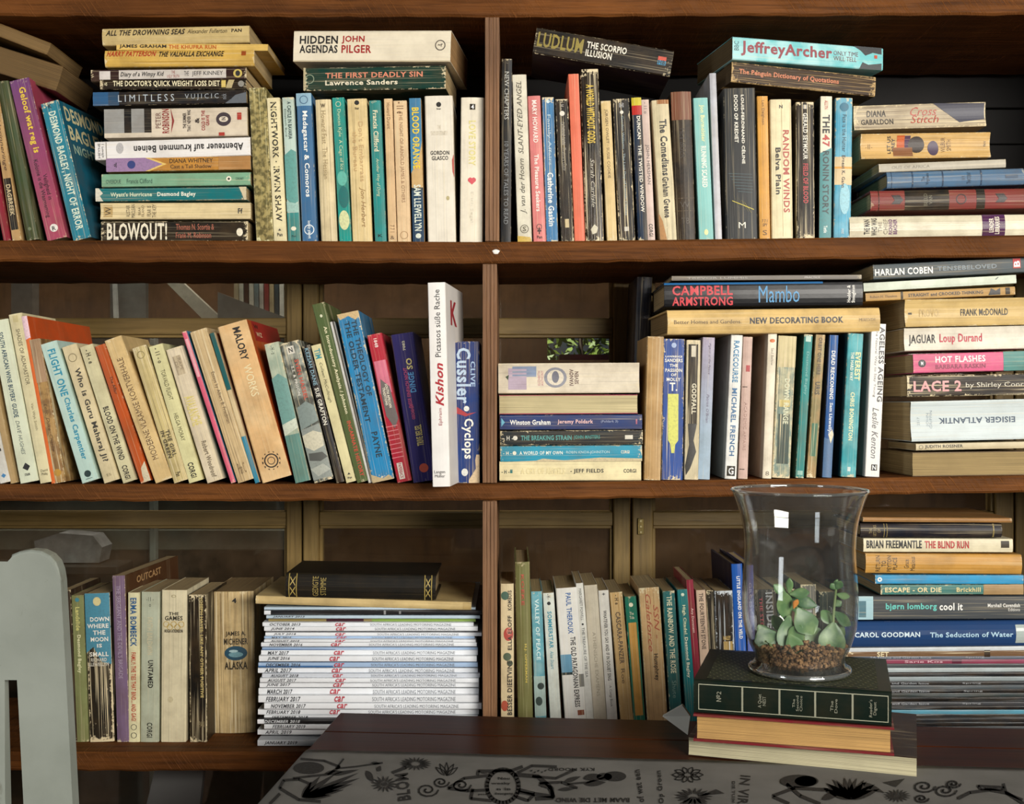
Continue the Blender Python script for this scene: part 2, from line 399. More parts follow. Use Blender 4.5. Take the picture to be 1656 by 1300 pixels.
def board(key, thick, mat, name='shelf_board'):
    N = 90; v = []; f = []; rr = random.Random(hash(key) % 1000 if False else len(key)*13)
    for i in range(N+1):
        x = XL+(XR-XL)*i/N; z = BOARD[key](x); j = lambda a: rr.uniform(-a, a)
        th = thick+j(.0008)
        v += [(x, YF+.0022+j(.0004)-.12, z), (x, YF+j(.0005)-.12, z-.0026), (x, YF+j(.0005)-.12, z-th+.0026), (x, YF+.0024+j(.0004)-.12, z-th), (x, DEP-.12, z-th), (x, DEP-.12, z)]
    for i in range(N):
        k = i*6
        for q in range(6): f.append((k+q, k+(q+1) % 6, k+6+(q+1) % 6, k+6+q))
    f += [tuple(range(5, -1, -1)), tuple(N*6+q for q in range(6))]
    return pyd(name, v, [t_[::-1] for t_ in f], [mat], case)
TH = .0262
board('roof', .0262, M_shelf, 'top_board'); board('top', TH, M_shelf); board('mid', .0205, M_shelf); board('low', .0235, M_shelf); board('under', .024, M_shelf)
def divider(px, up, dn, tu, td, w=23):
    x = P(px, 0, YF).x; h = w/2*(D+YF)/F; z1 = BOARD[up](x)-tu-.0006; z0 = BOARD[dn](x)+.0004
    bm = bmesh.new(); g = [(-h, -.42*h), (-.40*h, .12*h), (.14*h, .58*h), (.60*h, h)]
    bbox_bm(bm, (x-h, YF-.12+.002, z0), (x+h, DEP-.12, z1), .001)
    b = bmobj('divider', bm, [M_ply], case)
    for i, (l, r) in enumerate(g):   # plies standing slightly proud on the front edge
        box('ply_strip', (x+l, YF-.12-.0008+.0006*(i % 2), z0+.0005), (x+r, YF-.12+.004, z1-.0005), M_ply, b, .0004)
divider(796, 'roof', 'top', TH, 0); divider(792, 'top', 'mid', TH, 0); divider(792, 'mid', 'low', .0205, 0); divider(792, 'low', 'under', .0235, 0)
for sx, nm in ((XL, 'side_panel'), (XR-.022, 'side_panel')):
    box(nm, (sx, YF-.12, 0), (sx+.022, DEP-.12, P(0, -40).z+.02), M_side, case, .001)
# dab of white paint / knot on the shelf edge, and upper back rail
d = P(802, 407, YF)
bm = bmesh.new(); bmesh.ops.create_icosphere(bm, subdivisions=2, radius=1.0)
for v_ in bm.verts: v_.co = Vector((v_.co.x*.0046*(1+.3*math.sin(5*v_.co.z)), v_.co.y*.0012, v_.co.z*.0032)) + d - Vector((0, .12, 0))
bmobj('paint_dab', bm, [plain('white_paint', '#f0ece4', .5, .1)], case, True)
# ------------------------------------------------------------------ window behind the shelves
YW = .262
win = empty('window_1', Matrix.Translation(P(828, 1216, YW)), kind='structure'); wo = win.location.copy()
def wbox(name, px0, py0, px1, py1, y0, y1, mat, bev=.0015, Y=None):
    a = P(px0, py1, YW if Y is None else Y); b = P(px1, py0, YW if Y is None else Y)
    return box(name, (a.x-wo.x, y0-wo.y, a.z-wo.z), (b.x-wo.x, y1-wo.y, b.z-wo.z), mat, win, bev)
G = thin_glass('old_window_glass', (.92, .93, .90, 1), .03, .42, '#6a5540')
STX = [(-260, -236), (-234, -208), (463, 487), (490, 515), (992, 1019), (1023, 1056), (1610, 1640), (1643, 1670)]
for a, b in STX: wbox('stile', a, 402, b, 1500, YW, YW+.035, M_framev)
RLY = [(405, 447), (514, 541), (828, 851), (1140, 1165), (1440, 1500)]
cols = [(-208, 463), (515, 992), (1056, 1610), (1670, 1850)]
for c0, c1 in cols:
    for r0, r1 in RLY:
        wbox('rail', c0, r0, c1, r1, YW+.004, YW+.031, M_frame)
        if r0 < 1200: wbox('glazing_bead', c0+1, r1-.5, c1-1, r1+4.5, YW+.008, YW+.026, M_frame, .0008)
    for r0, r1 in zip([q[1] for q in RLY[:-1]], [q[0] for q in RLY[1:]]):
        wbox('pane', c0+1, r0+1, c1-1, r1-1, YW+.015, YW+.0185, G, 0)
        for s0, s1 in ((c0, c0+5), (c1-5, c1)): wbox('glazing_bead', s0, r0+4, s1, r1-.5, YW+.008, YW+.026, M_framev, .0008)
# hinge on the stile
hg = wbox('hinge', 1031, 838, 1041, 864, YW-.003, YW+.0005, plain('brass_hinge', '#8d7a4a', .35, .3, 200, metal=.8), .0006)
for yy in (842, 851, 860):
    wbox('hinge_screw', 1034, yy-2, 1038, yy+2, YW-.0042, YW-.003, plain('hinge_screw_metal', '#c9b98a', .3, .2, 100, metal=.9), .0003)
# added panelling behind the top shelf, near-black to carry the shade there, olive rail across it
wb = empty('wall_back', Matrix.Translation((0, YW, ZC)), kind='structure')
z405 = P(0, 405, YW).z
for i in range(6):
    z0 = z405+(.315/6)*i; box('panel_board', (-1.5, .012+.002*(i % 2), z0-ZC+.001), (1.5, .04, z0+.315/6-.001-ZC), M_black, wb, .001)
box('upper_wall', (-1.5, .01, z405+.315-ZC), (1.5, .05, 2.7-ZC), plain('dark_wall_paint', '#2a221a', .8, .3, 8), wb, 0)
box('wall_side_strip', (-1.6, .005, -ZC), (P(-262, 0, YW).x, .05, z405-ZC), plain('dark_wall_paint_side', '#2a221a', .8, .3, 8), wb, 0)
box('wall_side_strip', (P(1852, 0, YW).x, .005, -ZC), (1.6, .05, z405-ZC), plain('dark_wall_paint_side2', '#2a221a', .8, .3, 8), wb, 0)
box('wall_below_window', (-1.6, .005, -ZC), (1.6, .05, P(0, 1502, YW).z-ZC), plain('dark_wall_paint_low', '#2a221a', .8, .3, 8), wb, 0)
tr = P(0, 99, YW); box('cross_rail', (-1.4, -.006, tr.z-.006-ZC), (1.4, .012, tr.z+.006-ZC), M_frame, wb, .001)
# ------------------------------------------------------------------ the room and what lies behind the glass
fl = box('floor', (-3, -4.2, -.03), (3, 3.2, 0), wood_mat('floor_boards', '#4b3524', '#634832', '#241810', 0, .5), None, 0); fl['kind'] = 'structure'
ce = box('ceiling', (-3, -1.6, 2.7), (3, 1.35, 2.75), plain('ceiling_boards', '#3a3026', .8), None, 0); ce['kind'] = 'structure'
M_far = wood_mat('brown_far_room_wall', '#553a22', '#64462a', '#2e1d10', 2, .8, bump=.2, streak=12)
wf = empty('wall_far', Matrix.Translation((0, .95, 0)), kind='structure')
o0, o1 = P(885, 582, .95), P(992, 541, .95)
for lo, hi in (((-2, 0, 0), (o0.x, .05, 2.7)), ((o1.x, 0, 0), (2, .05, 2.7)), ((o0.x, 0, 0), (o1.x, .05, o0.z)), ((o0.x, 0, o1.z), (o1.x, .05, 2.7))):
    box('wall_panel', lo, hi, M_far, wf, 0)
# =================================================================== TOP SHELF, LEFT
K1 = 1270/420
CR = '#e6d8ae'; BK = '#17140f'; WH = '#efe9dc'; RD = '#b5231d'; TN = '#d8bf88'
region(0, 0, K1, 'books on the left half of the top shelf', 'top')
V('crimson paperback cut off by the left frame edge on the top shelf', (-110, 420), (34, 1160), 34, '#8e1f35', wear=.3)
V('tan thin leaning paperback with black lower label, left of the green one', (-36, 395), (82, 1158), 44, '#c09a66', [T('Herinneringe', .22, .55, 0, .5, '#4a2d16', 'i'), Rr(.60, .93, -.4, .4, '#1b1712'), T('DAGBREEK', .64, .84, 0, .5, '#c9b48a', 'b')], wear=.5)
V('dark green plain leaning book between tan and magenta paperbacks', (12, 385), (160, 1160), 60, '#3c4a2c', [E(.93, 0, .14, .14, '#6b7552')], hard=True, wear=.2)
V('magenta leaning paperback with yellow gothic lettering', (92, 372), (278, 1152), 98, '#6f3f74', [T('Geloof wat reg is', .05, .46, .02, .42, '#e8c53a', 'b'), T('Veiligheid in\nKolonie is die Waarneming', .50, .86, .0, .56, '#2a1420'), E(.93, 0, .2, .2, '#e8e2d8'), T('R', .92, .945, 0, .18, '#333', 'bx')], c2='#a84860', grad=1.2, wear=.25, side='#a23d58')
V('teal leaning paperback with pale capitals and lettered side cover', (240, 487), (400, 1158), 92, '#1d7f93', [T('DESMOND BAGLEY, NIGHT OF ERROR', .07, .93, 0, .48, '#d9e6cf', 'b'), T('K', .015, .045, 0, .2, '#0c2a33', 'bx'), ('c', 'DESMOND', .03, .14, .08, .92, '#cfc79a'), ('c', 'BAGLEY', .17, .28, .08, .85, '#cfc79a'), ('c', 'NIGHT', .31, .38, .1, .6, '#9fb7a2')], side='#15566b', wear=.5, dep=.125, tw=6, crease=.35)
H('brown paper slab book lying slanted across leaning books, lower one', (-250, 215), (292, 385), 125, '#4a3419', [], fore=True, pages='#7a5f36', dz=.0, Y=.02, side='#5a4326')
H('slanted thin tan book on the sloping pile at the upper left corner', (-150, 89), (240, 240), 60, '#6a5029', [], fore=True, pages='#8f7143', Y=.015, side='#7a5d34')
H('black paperback with cream slab capitals at the foot of the tall stack', (495, 1122), (1212, 1120), 98, '#191611', [T('BLOWOUT!', .04, .45, 0, .86, '#e9e0c6', 'b'), T('Thomas N. Scortia &', .51, .77, .22, .30, '#b5684f'), T('Frank M. Robinson', .51, .75, -.2, .28, '#b5684f'), E(.945, -.05, .16, .2, '#e9e0c6')], snap=True, wear=.5)
H('cream paperback with faded upright lettering, second from the bottom', (490, 1032), (1225, 1030), 80, '#e3cf9f', [Rr(.02, .08, -.36, .36, '#bfa26a'), T('W', .03, .07, 0, .5, '#3a2b18', 'x'), T('ALISTAIR\nMACLEAN', .17, .23, 0, .8, '#3a3020', 'x'), T('BEAR\nISLAND', .25, .29, 0, .7, '#5a4a30', 'x'), T('FEAR IS\nTHE KEY', .31, .37, 0, .8, '#4a3c28', 'x'), T('Ff', .915, .945, 0, .32, '#222', 'b')], crease=.6, wear=.3, bul=-.002)
H('dark teal paperback with white torn left corner in the tall stack', (468, 953), (1205, 945), 64, '#0f6e72', [T('Wyatt\'s Hurricane', .10, .375, -.05, .42, '#d6e0c0', 'b'), T('Desmond Bagley', .41, .665, -.05, .42, '#e6ead8', 'b'), Pg([(0, -.5), (.05, -.5), (.03, -.1), (.05, .1), (.02, .5), (0, .5)], '#d8d2be'), Pg([(.985, -.5), (1, -.5), (1, .5), (.95, .5), (.97, 0)], '#cdbf9c')], wear=.45)
H('mint green paperback with a small white flower mark in the stack', (497, 883), (1225, 873), 64, '#7fae8e', [T('OVERDUE', .03, .13, -.1, .3, '#23443a'), T('Francis Clifford', .17, .34, -.08, .36, '#23443a'), E(.855, 0, .2, .2, '#f0ead2'), E(.855, 0, .09, .09, '#33392b'), T('CORONET', .90, .955, 0, .18, '#23443a')], wear=.3)
H('mauve and amber paperback with pointed purple panel in the stack', (520, 808), (1225, 795), 66, '#c98f3d', [Pg([(0, -.5), (.27, -.5), (.39, 0), (.27, .5), (0, .5)], '#9a7aa0'), Pg([(.27, -.5), (.30, -.5), (.42, 0), (.30, .5), (.27, .5), (.39, 0)], '#e0bf6a'), E(.175, 0, .3, .3, '#2c3a78'), T('&', .055, .075, 0, .4, '#2a2030', 'x'), T('DIANA WHITNEY', .44, .74, .22, .32, '#2b1d12'), T('Cast a Tall Shadow', .445, .73, -.2, .28, '#3a2616'), Rr(.78, 1, -.5, .5, '#b3834d')], wear=.4, c2='#8b5a38', blotch=.4)
H('white paperback with upside-down black lettering in the stack', (465, 738), (1225, 714), 90, '#e9e6e2', [T('Abenteuer auf krummen Beinen', .25, .955, .0, .40, '#2b2724', 'fb'), Rr(.07, .075, -.45, .45, '#8a857c'), T('HEYNE\nalbert j', .02, .06, 0, .8, '#444', 'x'), E(.16, .1, .2, .3, '#b9b6b4')], wear=.2, grime=.2)
H('thick cream omnibus paperback with black-and-white photo panel', (510, 605), (1210, 592), 140, '#ddd0ba', [Rr(.0, .33, -.34, .5, '#9a9a96'), Rr(.14, .19, -.34, .5, '#1a1a1a'), Rr(.28, .33, -.34, .5, '#23211f'), Rr(0, .33, -.5, -.34, '#d9cdb8'), T('PETER', .36, .395, .08, .55, '#6a4038', 'x'), T('ROBINSON', .405, .455, .05, .85, '#8e2b25', 'xb'), Pg([(.465, -.4), (.49, .05), (.465, .5), (.475, .05)], '#8e2b25'), T('THE SUMMER\nTHAT NEVER WAS', .55, .605, .05, .75, '#3b302a', 'xb'), T('&', .635, .665, .05, .2, '#3b302a', 'xb'), T('COLD IS THE\nGRAVE', .68, .735, .05, .7, '#9a2f2b', 'xb'), E(.835, .08, .26, .24, '#3c2f33'), E(.835, .08, .16, .1, '#ddd0ba'), T('2 IN 1', .82, .85, .08, .3, '#3c2f33', 'xb'), Rr(.93, .96, .05, .3, '#b33a34'), Rr(.80, .84, -.5, -.38, '#b33a34')], wear=.3, c2='#c9b9a2', blotch=.3)
H('black paperback with blue left end and spaced white capitals', (455, 485), (1205, 470), 66, '#15161b', [Rr(0, .10, -.5, .5, '#2f5a82'), Rr(.10, .17, -.5, .5, '#2a4a66'), T('L I M I T L E S S', .165, .53, 0, .52, '#b9c2c8'), T('V U J I C I C', .60, .82, 0, .48, '#a9afb4'), T('nick', .84, .87, 0, .4, '#8a8f94', 'x'), Pg([(.86, -.5), (1, -.5), (1, .3), (.93, .1), (.9, -.2)], '#5d6268')], wear=.3)
H('slim black paperback with cream condensed capitals in tall stack', (490, 412), (1205, 410), 50, '#15110d', [T("THE DOCTOR'S QUICK WEIGHT LOSS DIET", .09, .82, 0, .66, '#e6dcb6', 'b'), Rr(.83, .86, -.35, .35, '#d9c06a'), Pg([(.86, -.4), (.90, -.4), (.92, .4), (.88, .4)], '#b9a878'), T('&', .03, .05, 0, .4, '#cfc6a0', 'x'), E(.965, 0, .3, .3, '#8d8a80')], wear=.4)
H('dark maroon paperback with white handwritten title panel in stack', (445, 370), (1205, 358), 58, '#2a1518', [Rr(.055, .125, -.36, .36, '#d6cfc8'), Rr(.18, .87, -.36, .40, '#cfc8c0'), T('Diary of a Wimpy Kid', .19, .47, 0, .5, '#2a2724', 'bi'), T('THE\nUGLY TRUTH', .49, .57, 0, .6, '#8c2a28'), T('THE', .60, .63, .05, .4, '#333'), T('JEFF KINNEY', .65, .85, 0, .46, '#2e2b28'), E(.945, 0, .38, .36, '#c8b25a'), E(.945, 0, .2, .24, '#23201c')], wear=.4)
H('yellow paperback with red and black italic capitals in the stack', (515, 288), (1245, 282), 82, '#d3ac55', [T('HARRY PATTERSON', .015, .345, .26, .34, '#b23a1c', 'bi'), T('THE VALHALLA EXCHANGE', .365, .80, .22, .34, '#2b2210', 'bi'), Rr(.915, .945, .1, .38, '#9a4a1f'), Rr(.2, .8, -.25, -.22, '#b08a3c')], wear=.35, bul=.003, crease=.3)
H('narrow yellow paperback half hidden above the red-lettered yellow one', (570, 228), (1310, 232), 34, '#dbb764', [T('JAMES GRAHAM', .02, .33, 0, .62, '#2b2210', 'b'), T('THE KHUFRA RUN', .345, .66, 0, .58, '#c0641c', 'b')], wear=.3)
H('cream paperback with brush-script capitals crowning the tall stack', (502, 182), (1220, 166), 84, '#c9b27a', [T('ALL THE DROWNING SEAS', .025, .565, .2, .34, '#2c2413', 'bi'), T('Alexander Fullerton', .58, .85, .2, .26, '#4c4126', 'i'), T('PAN', .88, .95, .2, .2, '#2c2413', 'b')], wear=.3, crease=.3, bul=.002)
# ------------------------------------------------- vertical row left of the divider
region(390, 0, K1, 'books on the left half of the top shelf', 'top')
V('straw-textured paperback next to the tall flat stack', (78, 420), (116, 1170), 84, '#a99a62', [], c2='#55502e', blotch=.9, bs=160, wear=.5, crease=.3, paper='#d8d0a0')
V('small cream book peeping up behind the straw-textured paperback', (190, 438), (215, 1170), 60, '#cdbd92', [], Y=.118, dep=.10)
V('cream paperback with outlined black capitals down its spine', (156, 470), (192, 1172), 64, '#e8dcb0', [T('NIGHTWORK · IRWIN SHAW', .03, .86, 0, .46, '#2a261b', 'b'), T('NIGHTWORK · IRWIN SHAW', .032, .858, .03, .28, '#d9cb98', 'b'), T('Pan', .94, .965, 0, .4, '#333', 'xb'), Pg([(.91, 0), (.925, -.12), (.925, .12)], '#333')], wear=.3)
V('sea-green and white picture-spined paperback with penguin-like badge', (228, 465), (260, 1170), 58, '#bcd0c4', [T('A CASTLE IN BAVARIA', .03, .29, .08, .32, '#1d3a3a', 'b'), T('Elizabeth Byrd', .08, .27, -.28, .2, '#4a5a50'), Pg([(.40, -.5), (.36, .1), (.38, .5), (.72, .5), (.75, 0), (.70, -.5)], '#5f9c93'), Pg([(.72, -.5), (.74, .5), (.80, .5), (.79, -.5)], '#9cc0b4'), Rr(.8, 1, -.5, .5, '#3b8d8a'), E(.91, 0, .18, .22, '#e9e2c8'), T('Pan', .955, .97, 0, .36, '#12302f', 'xb')], wear=.4)
V('slate blue guidebook with white ampersand title', (305, 445), (336, 1170), 74, '#3c6b94', [Rr(0, .085, -.5, .5, '#8fb2c4'), O(.045, 0, .28, '#2c5476'), T('Madagascar & Comoros', .12, .70, 0, .42, '#eef0ea', 'b'), O(.92, 0, .34, '#dfe8ea'), T('lonely planet', .86, .98, 0, .26, '#dfe8ea', 'b')], wear=.25, grime=.15)
V('cream creased paperback with faint grey title beside the guidebook', (400, 478), (431, 1172), 78, '#ddcba0', [T('Howard Fast  The Hessian', .08, .56, 0, .3, '#a08c64'), T('W', .03, .06, 0, .28, '#4d3f28', 'xb')], crease=.7, wear=.3, bul=.002)
V('emerald teal paperback with misty picture near its foot', (473, 465), (510, 1170), 60, '#1f958a', [O(.045, 0, .22, '#e0d9b0'), T('Duncan Kyle  A Cage of Ice', .08, .5, -.0, .34, '#cfdcae'), E(.56, 0, .6, .4, '#5fb3a0'), E(.69, .05, .9, .42, '#0f6a66'), E(.85, 0, .8, .42, '#d3d6a0')], wear=.3)
V('wide cream paperback with small black star and brown script', (565, 473), (593, 1172), 97, '#e3cb94', [E(.028, 0, .12, .12, BK), T('Star', .06, .075, 0, .22, BK, 'xb'), T('Don\'t Embarrass\nthe Bureau', .16, .58, 0, .55, '#c9a773'), T('Jon Herbert', .62, .90, .1, .3, '#9d7a48', 'i')], crease=.6, wear=.3, bul=.001)
V('sea-teal paperback with cream bold name between cream spines', (653, 480), (683, 1172), 57, '#2a8a86', [T('Francis Clifford', .07, .36, 0, .42, '#e6dfbb', 'b'), T('Another Way of Dying', .41, .68, 0, .34, '#cfd8b0', 'i'), T('K', .945, .965, 0, .4, '#0d2a2a', 'xb')], wear=.25)
V('slim peach paperback right of the sea-teal one', (718, 470), (741, 1172), 42, '#d9b78a', [T('Howard Durant', .03, .21, 0, .4, '#7a5a3c'), T('&', .955, .98, 0, .5, '#6a5036', 'x'), T('7 7 1', .88, .93, 0, .5, '#7a5a3c')], crease=.4)
V('peach-cream paperback with long thin capitals and faint circle', (776, 480), (798, 1172), 66, '#dfc096', [T('THE NIGHT OF ARNOLD JAMES & OTHERS', .08, .72, 0, .34, '#9a7654'), T('- 11 e', .01, .09, .0, .5, '#7a5a3c', 'b'), O(.95, 0, .3, '#b08c62')], crease=.5, wear=.3)
V('blue and gold paperback with bright yellow block capitals', (850, 470), (868, 1175), 56, '#caa873', [Rr(0, .30, -.5, .5, '#3f7fa6'), Pg([(.30, -.5), (.30, .5), (.42, .2), (.52, -.5)], '#3f7fa6'), T('BLOOD ORANGE', .065, .49, 0, .62, '#e8c82c', 'b'), Rr(.62, .64, -.5, .5, '#2b3a44'), Rr(.64, 1, -.5, .5, '#16415f'), T('SAM LLEWELLYN', .60, .92, 0, .62, '#d9dfcf', 'b'), E(.955, 0, .22, .24, '#d9dfcf')], wear=.4)
V('thick off-white paperback with black two-line stencil name', (965, 462), (982, 1178), 136, '#e6dfce', [E(.06, 0, .09, .09, BK), T('Star', .083, .095, 0, .16, BK, 'xb'), T('GORDON\nGLASCO', .375, .44, 0, .68, '#1d1a15', 'xb'), T('THE\nDAYS OF ETERNITY', .20, .27, 0, .6, '#d5ccb6', 'x'), Pg([(.40, .5), (.44, .43), (.52, .44), (.56, .5)], '#b54a3c'), E(.70, .25, .08, .06, '#b5a878')], wear=.2, grime=.2, crease=.25)
V('white paperback with small pink heart beside the divider', (1132, 465), (1126, 1175), 114, '#e9e1cd', [Rr(.045, .085, -.12, .12, '#2a2620'), T('4', .05, .08, 0, .12, '#eee', 'xb'), T('LOVE STORY', .16, .47, 0, .3, '#e0d68c', 'b'), Pg([(.60, 0), (.575, .17), (.56, .17), (.55, .08), (.556, 0), (.55, -.08), (.56, -.17), (.575, -.17)], '#d4535c'), T('Erich Segal', .65, .86, 0, .16, '#d9d2be')], wear=.2, grime=.25)
H('dark green paperback with coral and cream lettering lying on upright books', (305, 388), (1000, 376), 112, '#13382f', [T('THE FIRST DEADLY SIN', .155, .84, .14, .24, '#d8896a', 'b'), T('Lawrence Sanders', .155, .665, -.18, .22, '#e6dcc0', 'b'), O(.045, 0, .2, '#8d9a80'), Rr(.0, .015, -.5, .5, '#b7ab88')], wear=.5, crease=.3, YA=.01, YE=-.004)
H('thick cream paperback with black and red capitals on top', (257, 226), (1025, 225), 152, '#e6dcc4', [T('HIDDEN', .04, .285, .2, .26, '#1a1612', 'b'), T('AGENDAS', .04, .285, -.1, .26, '#1a1612', 'b'), T('JOHN', .31, .455, .2, .26, '#a5221d', 'b'), T('PILGER', .31, .50, -.1, .26, '#a5221d', 'b'), O(.935, .02, .17, '#5a5148'), T('~r', .92, .95, .02, .1, '#5a5148', 'b'), Rr(0, 1, -.5, -.46, '#cbbd9e')], dep=.13, YA=.012, YE=-.012, wear=.15, grime=.2, pages='#b98f5a')
# =================================================================== TOP SHELF, RIGHT
region(790, 0, K1, 'books on the right half of the top shelf', 'top')
V('charcoal anniversary paperback right against the divider', (90, 280), (84, 1178), 52, '#23272b', [T('NEW CHAPTERS', .07, .33, 0, .42, '#c6c6be'), T('10 YEARS OF TALES TO READ', .45, .90, 0, .4, '#83878a')], wear=.3)
V('tall off-white book with italic lettering reading upward', (150, 360), (178, 1180), 70, '#ddd8c4', [T('J. van der Hoorn  SLANT-EYED ANGEL', .04, .83, .0, .46, '#4a4538', 'fi'), O(.92, 0, .3, '#6d6754'), T('S', .905, .935, 0, .25, '#6d6754', 'xb'), Pg([(.96, -.5), (1, -.5), (1, .5), (.97, .4), (.965, 0)], '#c9a94c')], wear=.3)
V('pink paperback with white capitals on the right of the divider', (222, 465), (251, 1180), 62, '#d77f7c', [T('MARY HOWARD', .03, .32, 0, .38, '#f2e4da', 'b'), T('The Pleasure Seekers', .40, .79, 0, .36, '#f2e4da', 'b'), O(.895, 0, .22, '#3b2020'), T('+', .90, .945, 0, .3, '#3b2020', 'xb'), T('Pan', .955, .975, 0, .4, '#3b2020', 'xb')], wear=.2)
V('worn blue paperback with frayed foot right of the pink one', (290, 472), (312, 1180), 58, '#3f7cab', [T('Family Affairs', .12, .47, 0, .34, '#bcd2da'), T('Catherine Gaskin', .52, .89, 0, .5, '#e8ecea', 'b'), E(.03, 0, .14, .14, '#cfe0e0')], wear=.7, crease=.8)
V('dark scuffed paperback with white dot near its head', (357, 485), (388, 1182), 62, '#211e1b', [T('- H -', .02, .07, 0, .3, '#9a958a', 'b'), E(.10, 0, .2, .2, '#dcd6c6'), T('CATHERINE GAVIN', .16, .32, 0, .3, '#9c968a', 'b'), T('Traitors Gate', .34, .50, 0, .36, '#8d877c', 'i'), Rr(.84, .90, -.16, .16, '#c9b68a')], wear=.6, crease=.5)
V('plain salmon orange tall slim book', (415, 365), (447, 1185), 52, '#e0755a', [], wear=.15, grime=.2, c2='#d96a50', blotch=.6)
V('black glossy paperback with yellow stencil capitals', (492, 340), (520, 1182), 88, '#15130f', [T('A WORLD WITHOUT GODS', .09, .43, 0, .44, '#d9b83a', 'b'), T('Sarah Carlisle', .52, .80, .0, .22, '#bfb8a6', 'i'), Pg([(.9, 0), (.93, -.2), (.96, -.12), (.95, .12), (.92, .2)], '#cfc8ae')], wear=.6, crease=.7, rough=.25)
V('slim tan paperback torn at its foot, right of the black glossy one', (573, 497), (605, 1183), 50, '#d9bf86', [T('JÜRGEN OWLET · SÜSSE COOKIE', .06, .55, 0, .4, '#5d4a2a')], wear=.7, crease=.5)
V('black paperback with creased silver spine lines and white tag', (648, 488), (678, 1183), 80, '#16181a', [T('Gordon Williams - The Last Day of Lincoln Charles', .12, .82, 0, .2, '#8fa3a8'), E(.095, 0, .11, .11, '#d8d4c6'), T('CORGI', .03, .06, 0, .3, '#aaa', 'b'), Rr(.90, .93, -.14, .14, '#d0ccc0')], wear=.6, crease=.85)
V('navy paperback with yellow and red bands at its head', (722, 480), (755, 1180), 48, '#13283f', [Rr(0, .055, -.5, .5, '#c9b92e'), Rr(.055, .12, -.5, .5, '#b9201f'), Rr(.12, 1, .12, .5, '#0e1116'), T('DUNCAN', .13, .29, .12, .36, '#e6e0d0', 'b'), T('THE TWISTED WINDOW', .33, .80, .12, .36, '#dcd6c6', 'b')], wear=.4)
V('pinkish white slim paperback with small grey capitals', (765, 490), (797, 1180), 38, '#d3bdb2', [T('- 11 o', .02, .10, 0, .4, '#555'), T('JOHN HERSMAN', .32, .60, 0, .5, '#4a403c'), T('CORGI', .88, .97, 0, .5, '#3a3431', 'b')], wear=.25)
V('cream battered paperback with heavy black condensed lettering', (838, 485), (882, 1170), 84, '#d9cda8', [T('The Comedians', .14, .54, .08, .42, '#14110d', 'b'), T('Graham Greene', .55, .84, .02, .38, '#2a241b', 'b'), Rr(0, .03, -.2, .5, '#a86e3c'), Pg([(.80, -.5), (1, -.5), (1, -.1), (.86, -.3)], '#b98a58')], wear=.7, crease=.7, bul=.002)
V('brown and black leather-look tall book with tooled lower half', (940, 445), (965, 1170), 98, '#201a15', [Rr(0, .19, -.5, .5, '#7a4a38'), Rr(.715, .72, -.5, .5, '#4a3e30'), Rr(.80, .805, -.5, .5, '#4a3e30'), T('W', .74, .78, 0, .5, '#453a2c', 'x'), T('TB', .85, .89, 0, .4, '#453a2c', 'x'), T('HET BOEK', .25, .45, 0, .3, '#342b21')], wear=.15, hard=True, bul=.002, c2='#33291f', blotch=.6, bs=300)
V('aqua paperback with pale yellow name beside a silver slim book', (1036, 475), (1066, 1170), 72, '#86c1bb', [T('Jon Burmeister', .05, .31, .05, .36, '#e3e3a8', 'b'), T('RUNNING SCARED', .34, .63, .05, .36, '#f2f2e0', 'b'), E(.945, 0, .2, .14, '#e8e3a0')], wear=.25, grime=.15)
V('tall slim silvery white book left of the black art-spined book', (1096, 355), (1126, 1170), 34, '#b9bcc4', [], c2='#e6e6ea', grad=.5, wear=.1)
V('dark thin book standing behind the silvery one', (1062, 362), (1100, 1170), 26, '#2a2522', [], Y=.125, dep=.10)
H('black paperback with gold and white lettering tilted across the row', (226, 196), (897, 312), 128, '#141210', [T('LUDLUM', .02, .35, .06, .56, '#8d7d2e', 'b'), T('THE SCORPIO', .375, .665, .17, .26, '#e6e0d0', 'b'), T('ILLUSION', .375, .565, -.14, .26, '#e6e0d0', 'b'), Rr(.895, .955, .05, .2, '#c9584a'), Rr(.895, .955, -.12, .05, '#3f86a8'), T('HB', .90, .95, -.02, .16, '#222', 'b')], wear=.3, tw=0, side='#3a2a34', dep=.11)
region(1120, 0, 1620/536, 'books on the right half of the top shelf', 'top')
V('wide black book with scribbled yellow figure on its spine', (228, 425), (243, 1165), 155, '#24282a', [T('LOUIS-FERDINAND CÉLINE', .045, .50, .1, .12, '#e9e4d4', 'b'), T('DOOD OP KREDIET', .045, .36, -.12, .12, '#e9e4d4', 'b')] + [Pg([(.56+.02*i, -.4+.05*i), (.57+.02*i, .35+.02*(i % 3)), (.572+.02*i, .35), (.563+.02*i, -.4+.05*i)], '#3f5a60') for i in range(7)] + [Pg([(.70+.012*i, -.25+.08*i), (.79+.008*i, -.1+.1*i), (.795+.008*i, -.09+.1*i), (.705+.012*i, -.24+.08*i)], '#b9a92c') for i in range(5)] + [Pg([(.74, -.3), (.80, .38), (.806, .38), (.745, -.3)], '#c9b93a'), T('M', .885, .925, 0, .22, '#e9e4d4', 'x')], wear=.15, grime=.1)
V('amber slim paperback right of the wide black book', (341, 465), (354, 1165), 54, '#d59c47', [T('Len Deighton', .03, .20, 0, .3, '#6a4415'), T('7 7 1\nSPY', .86, .91, 0, .5, '#5a3a12', 'x'), T('S', .935, .97, 0, .4, '#5a3a12', 'x')], wear=.25, crease=.3)
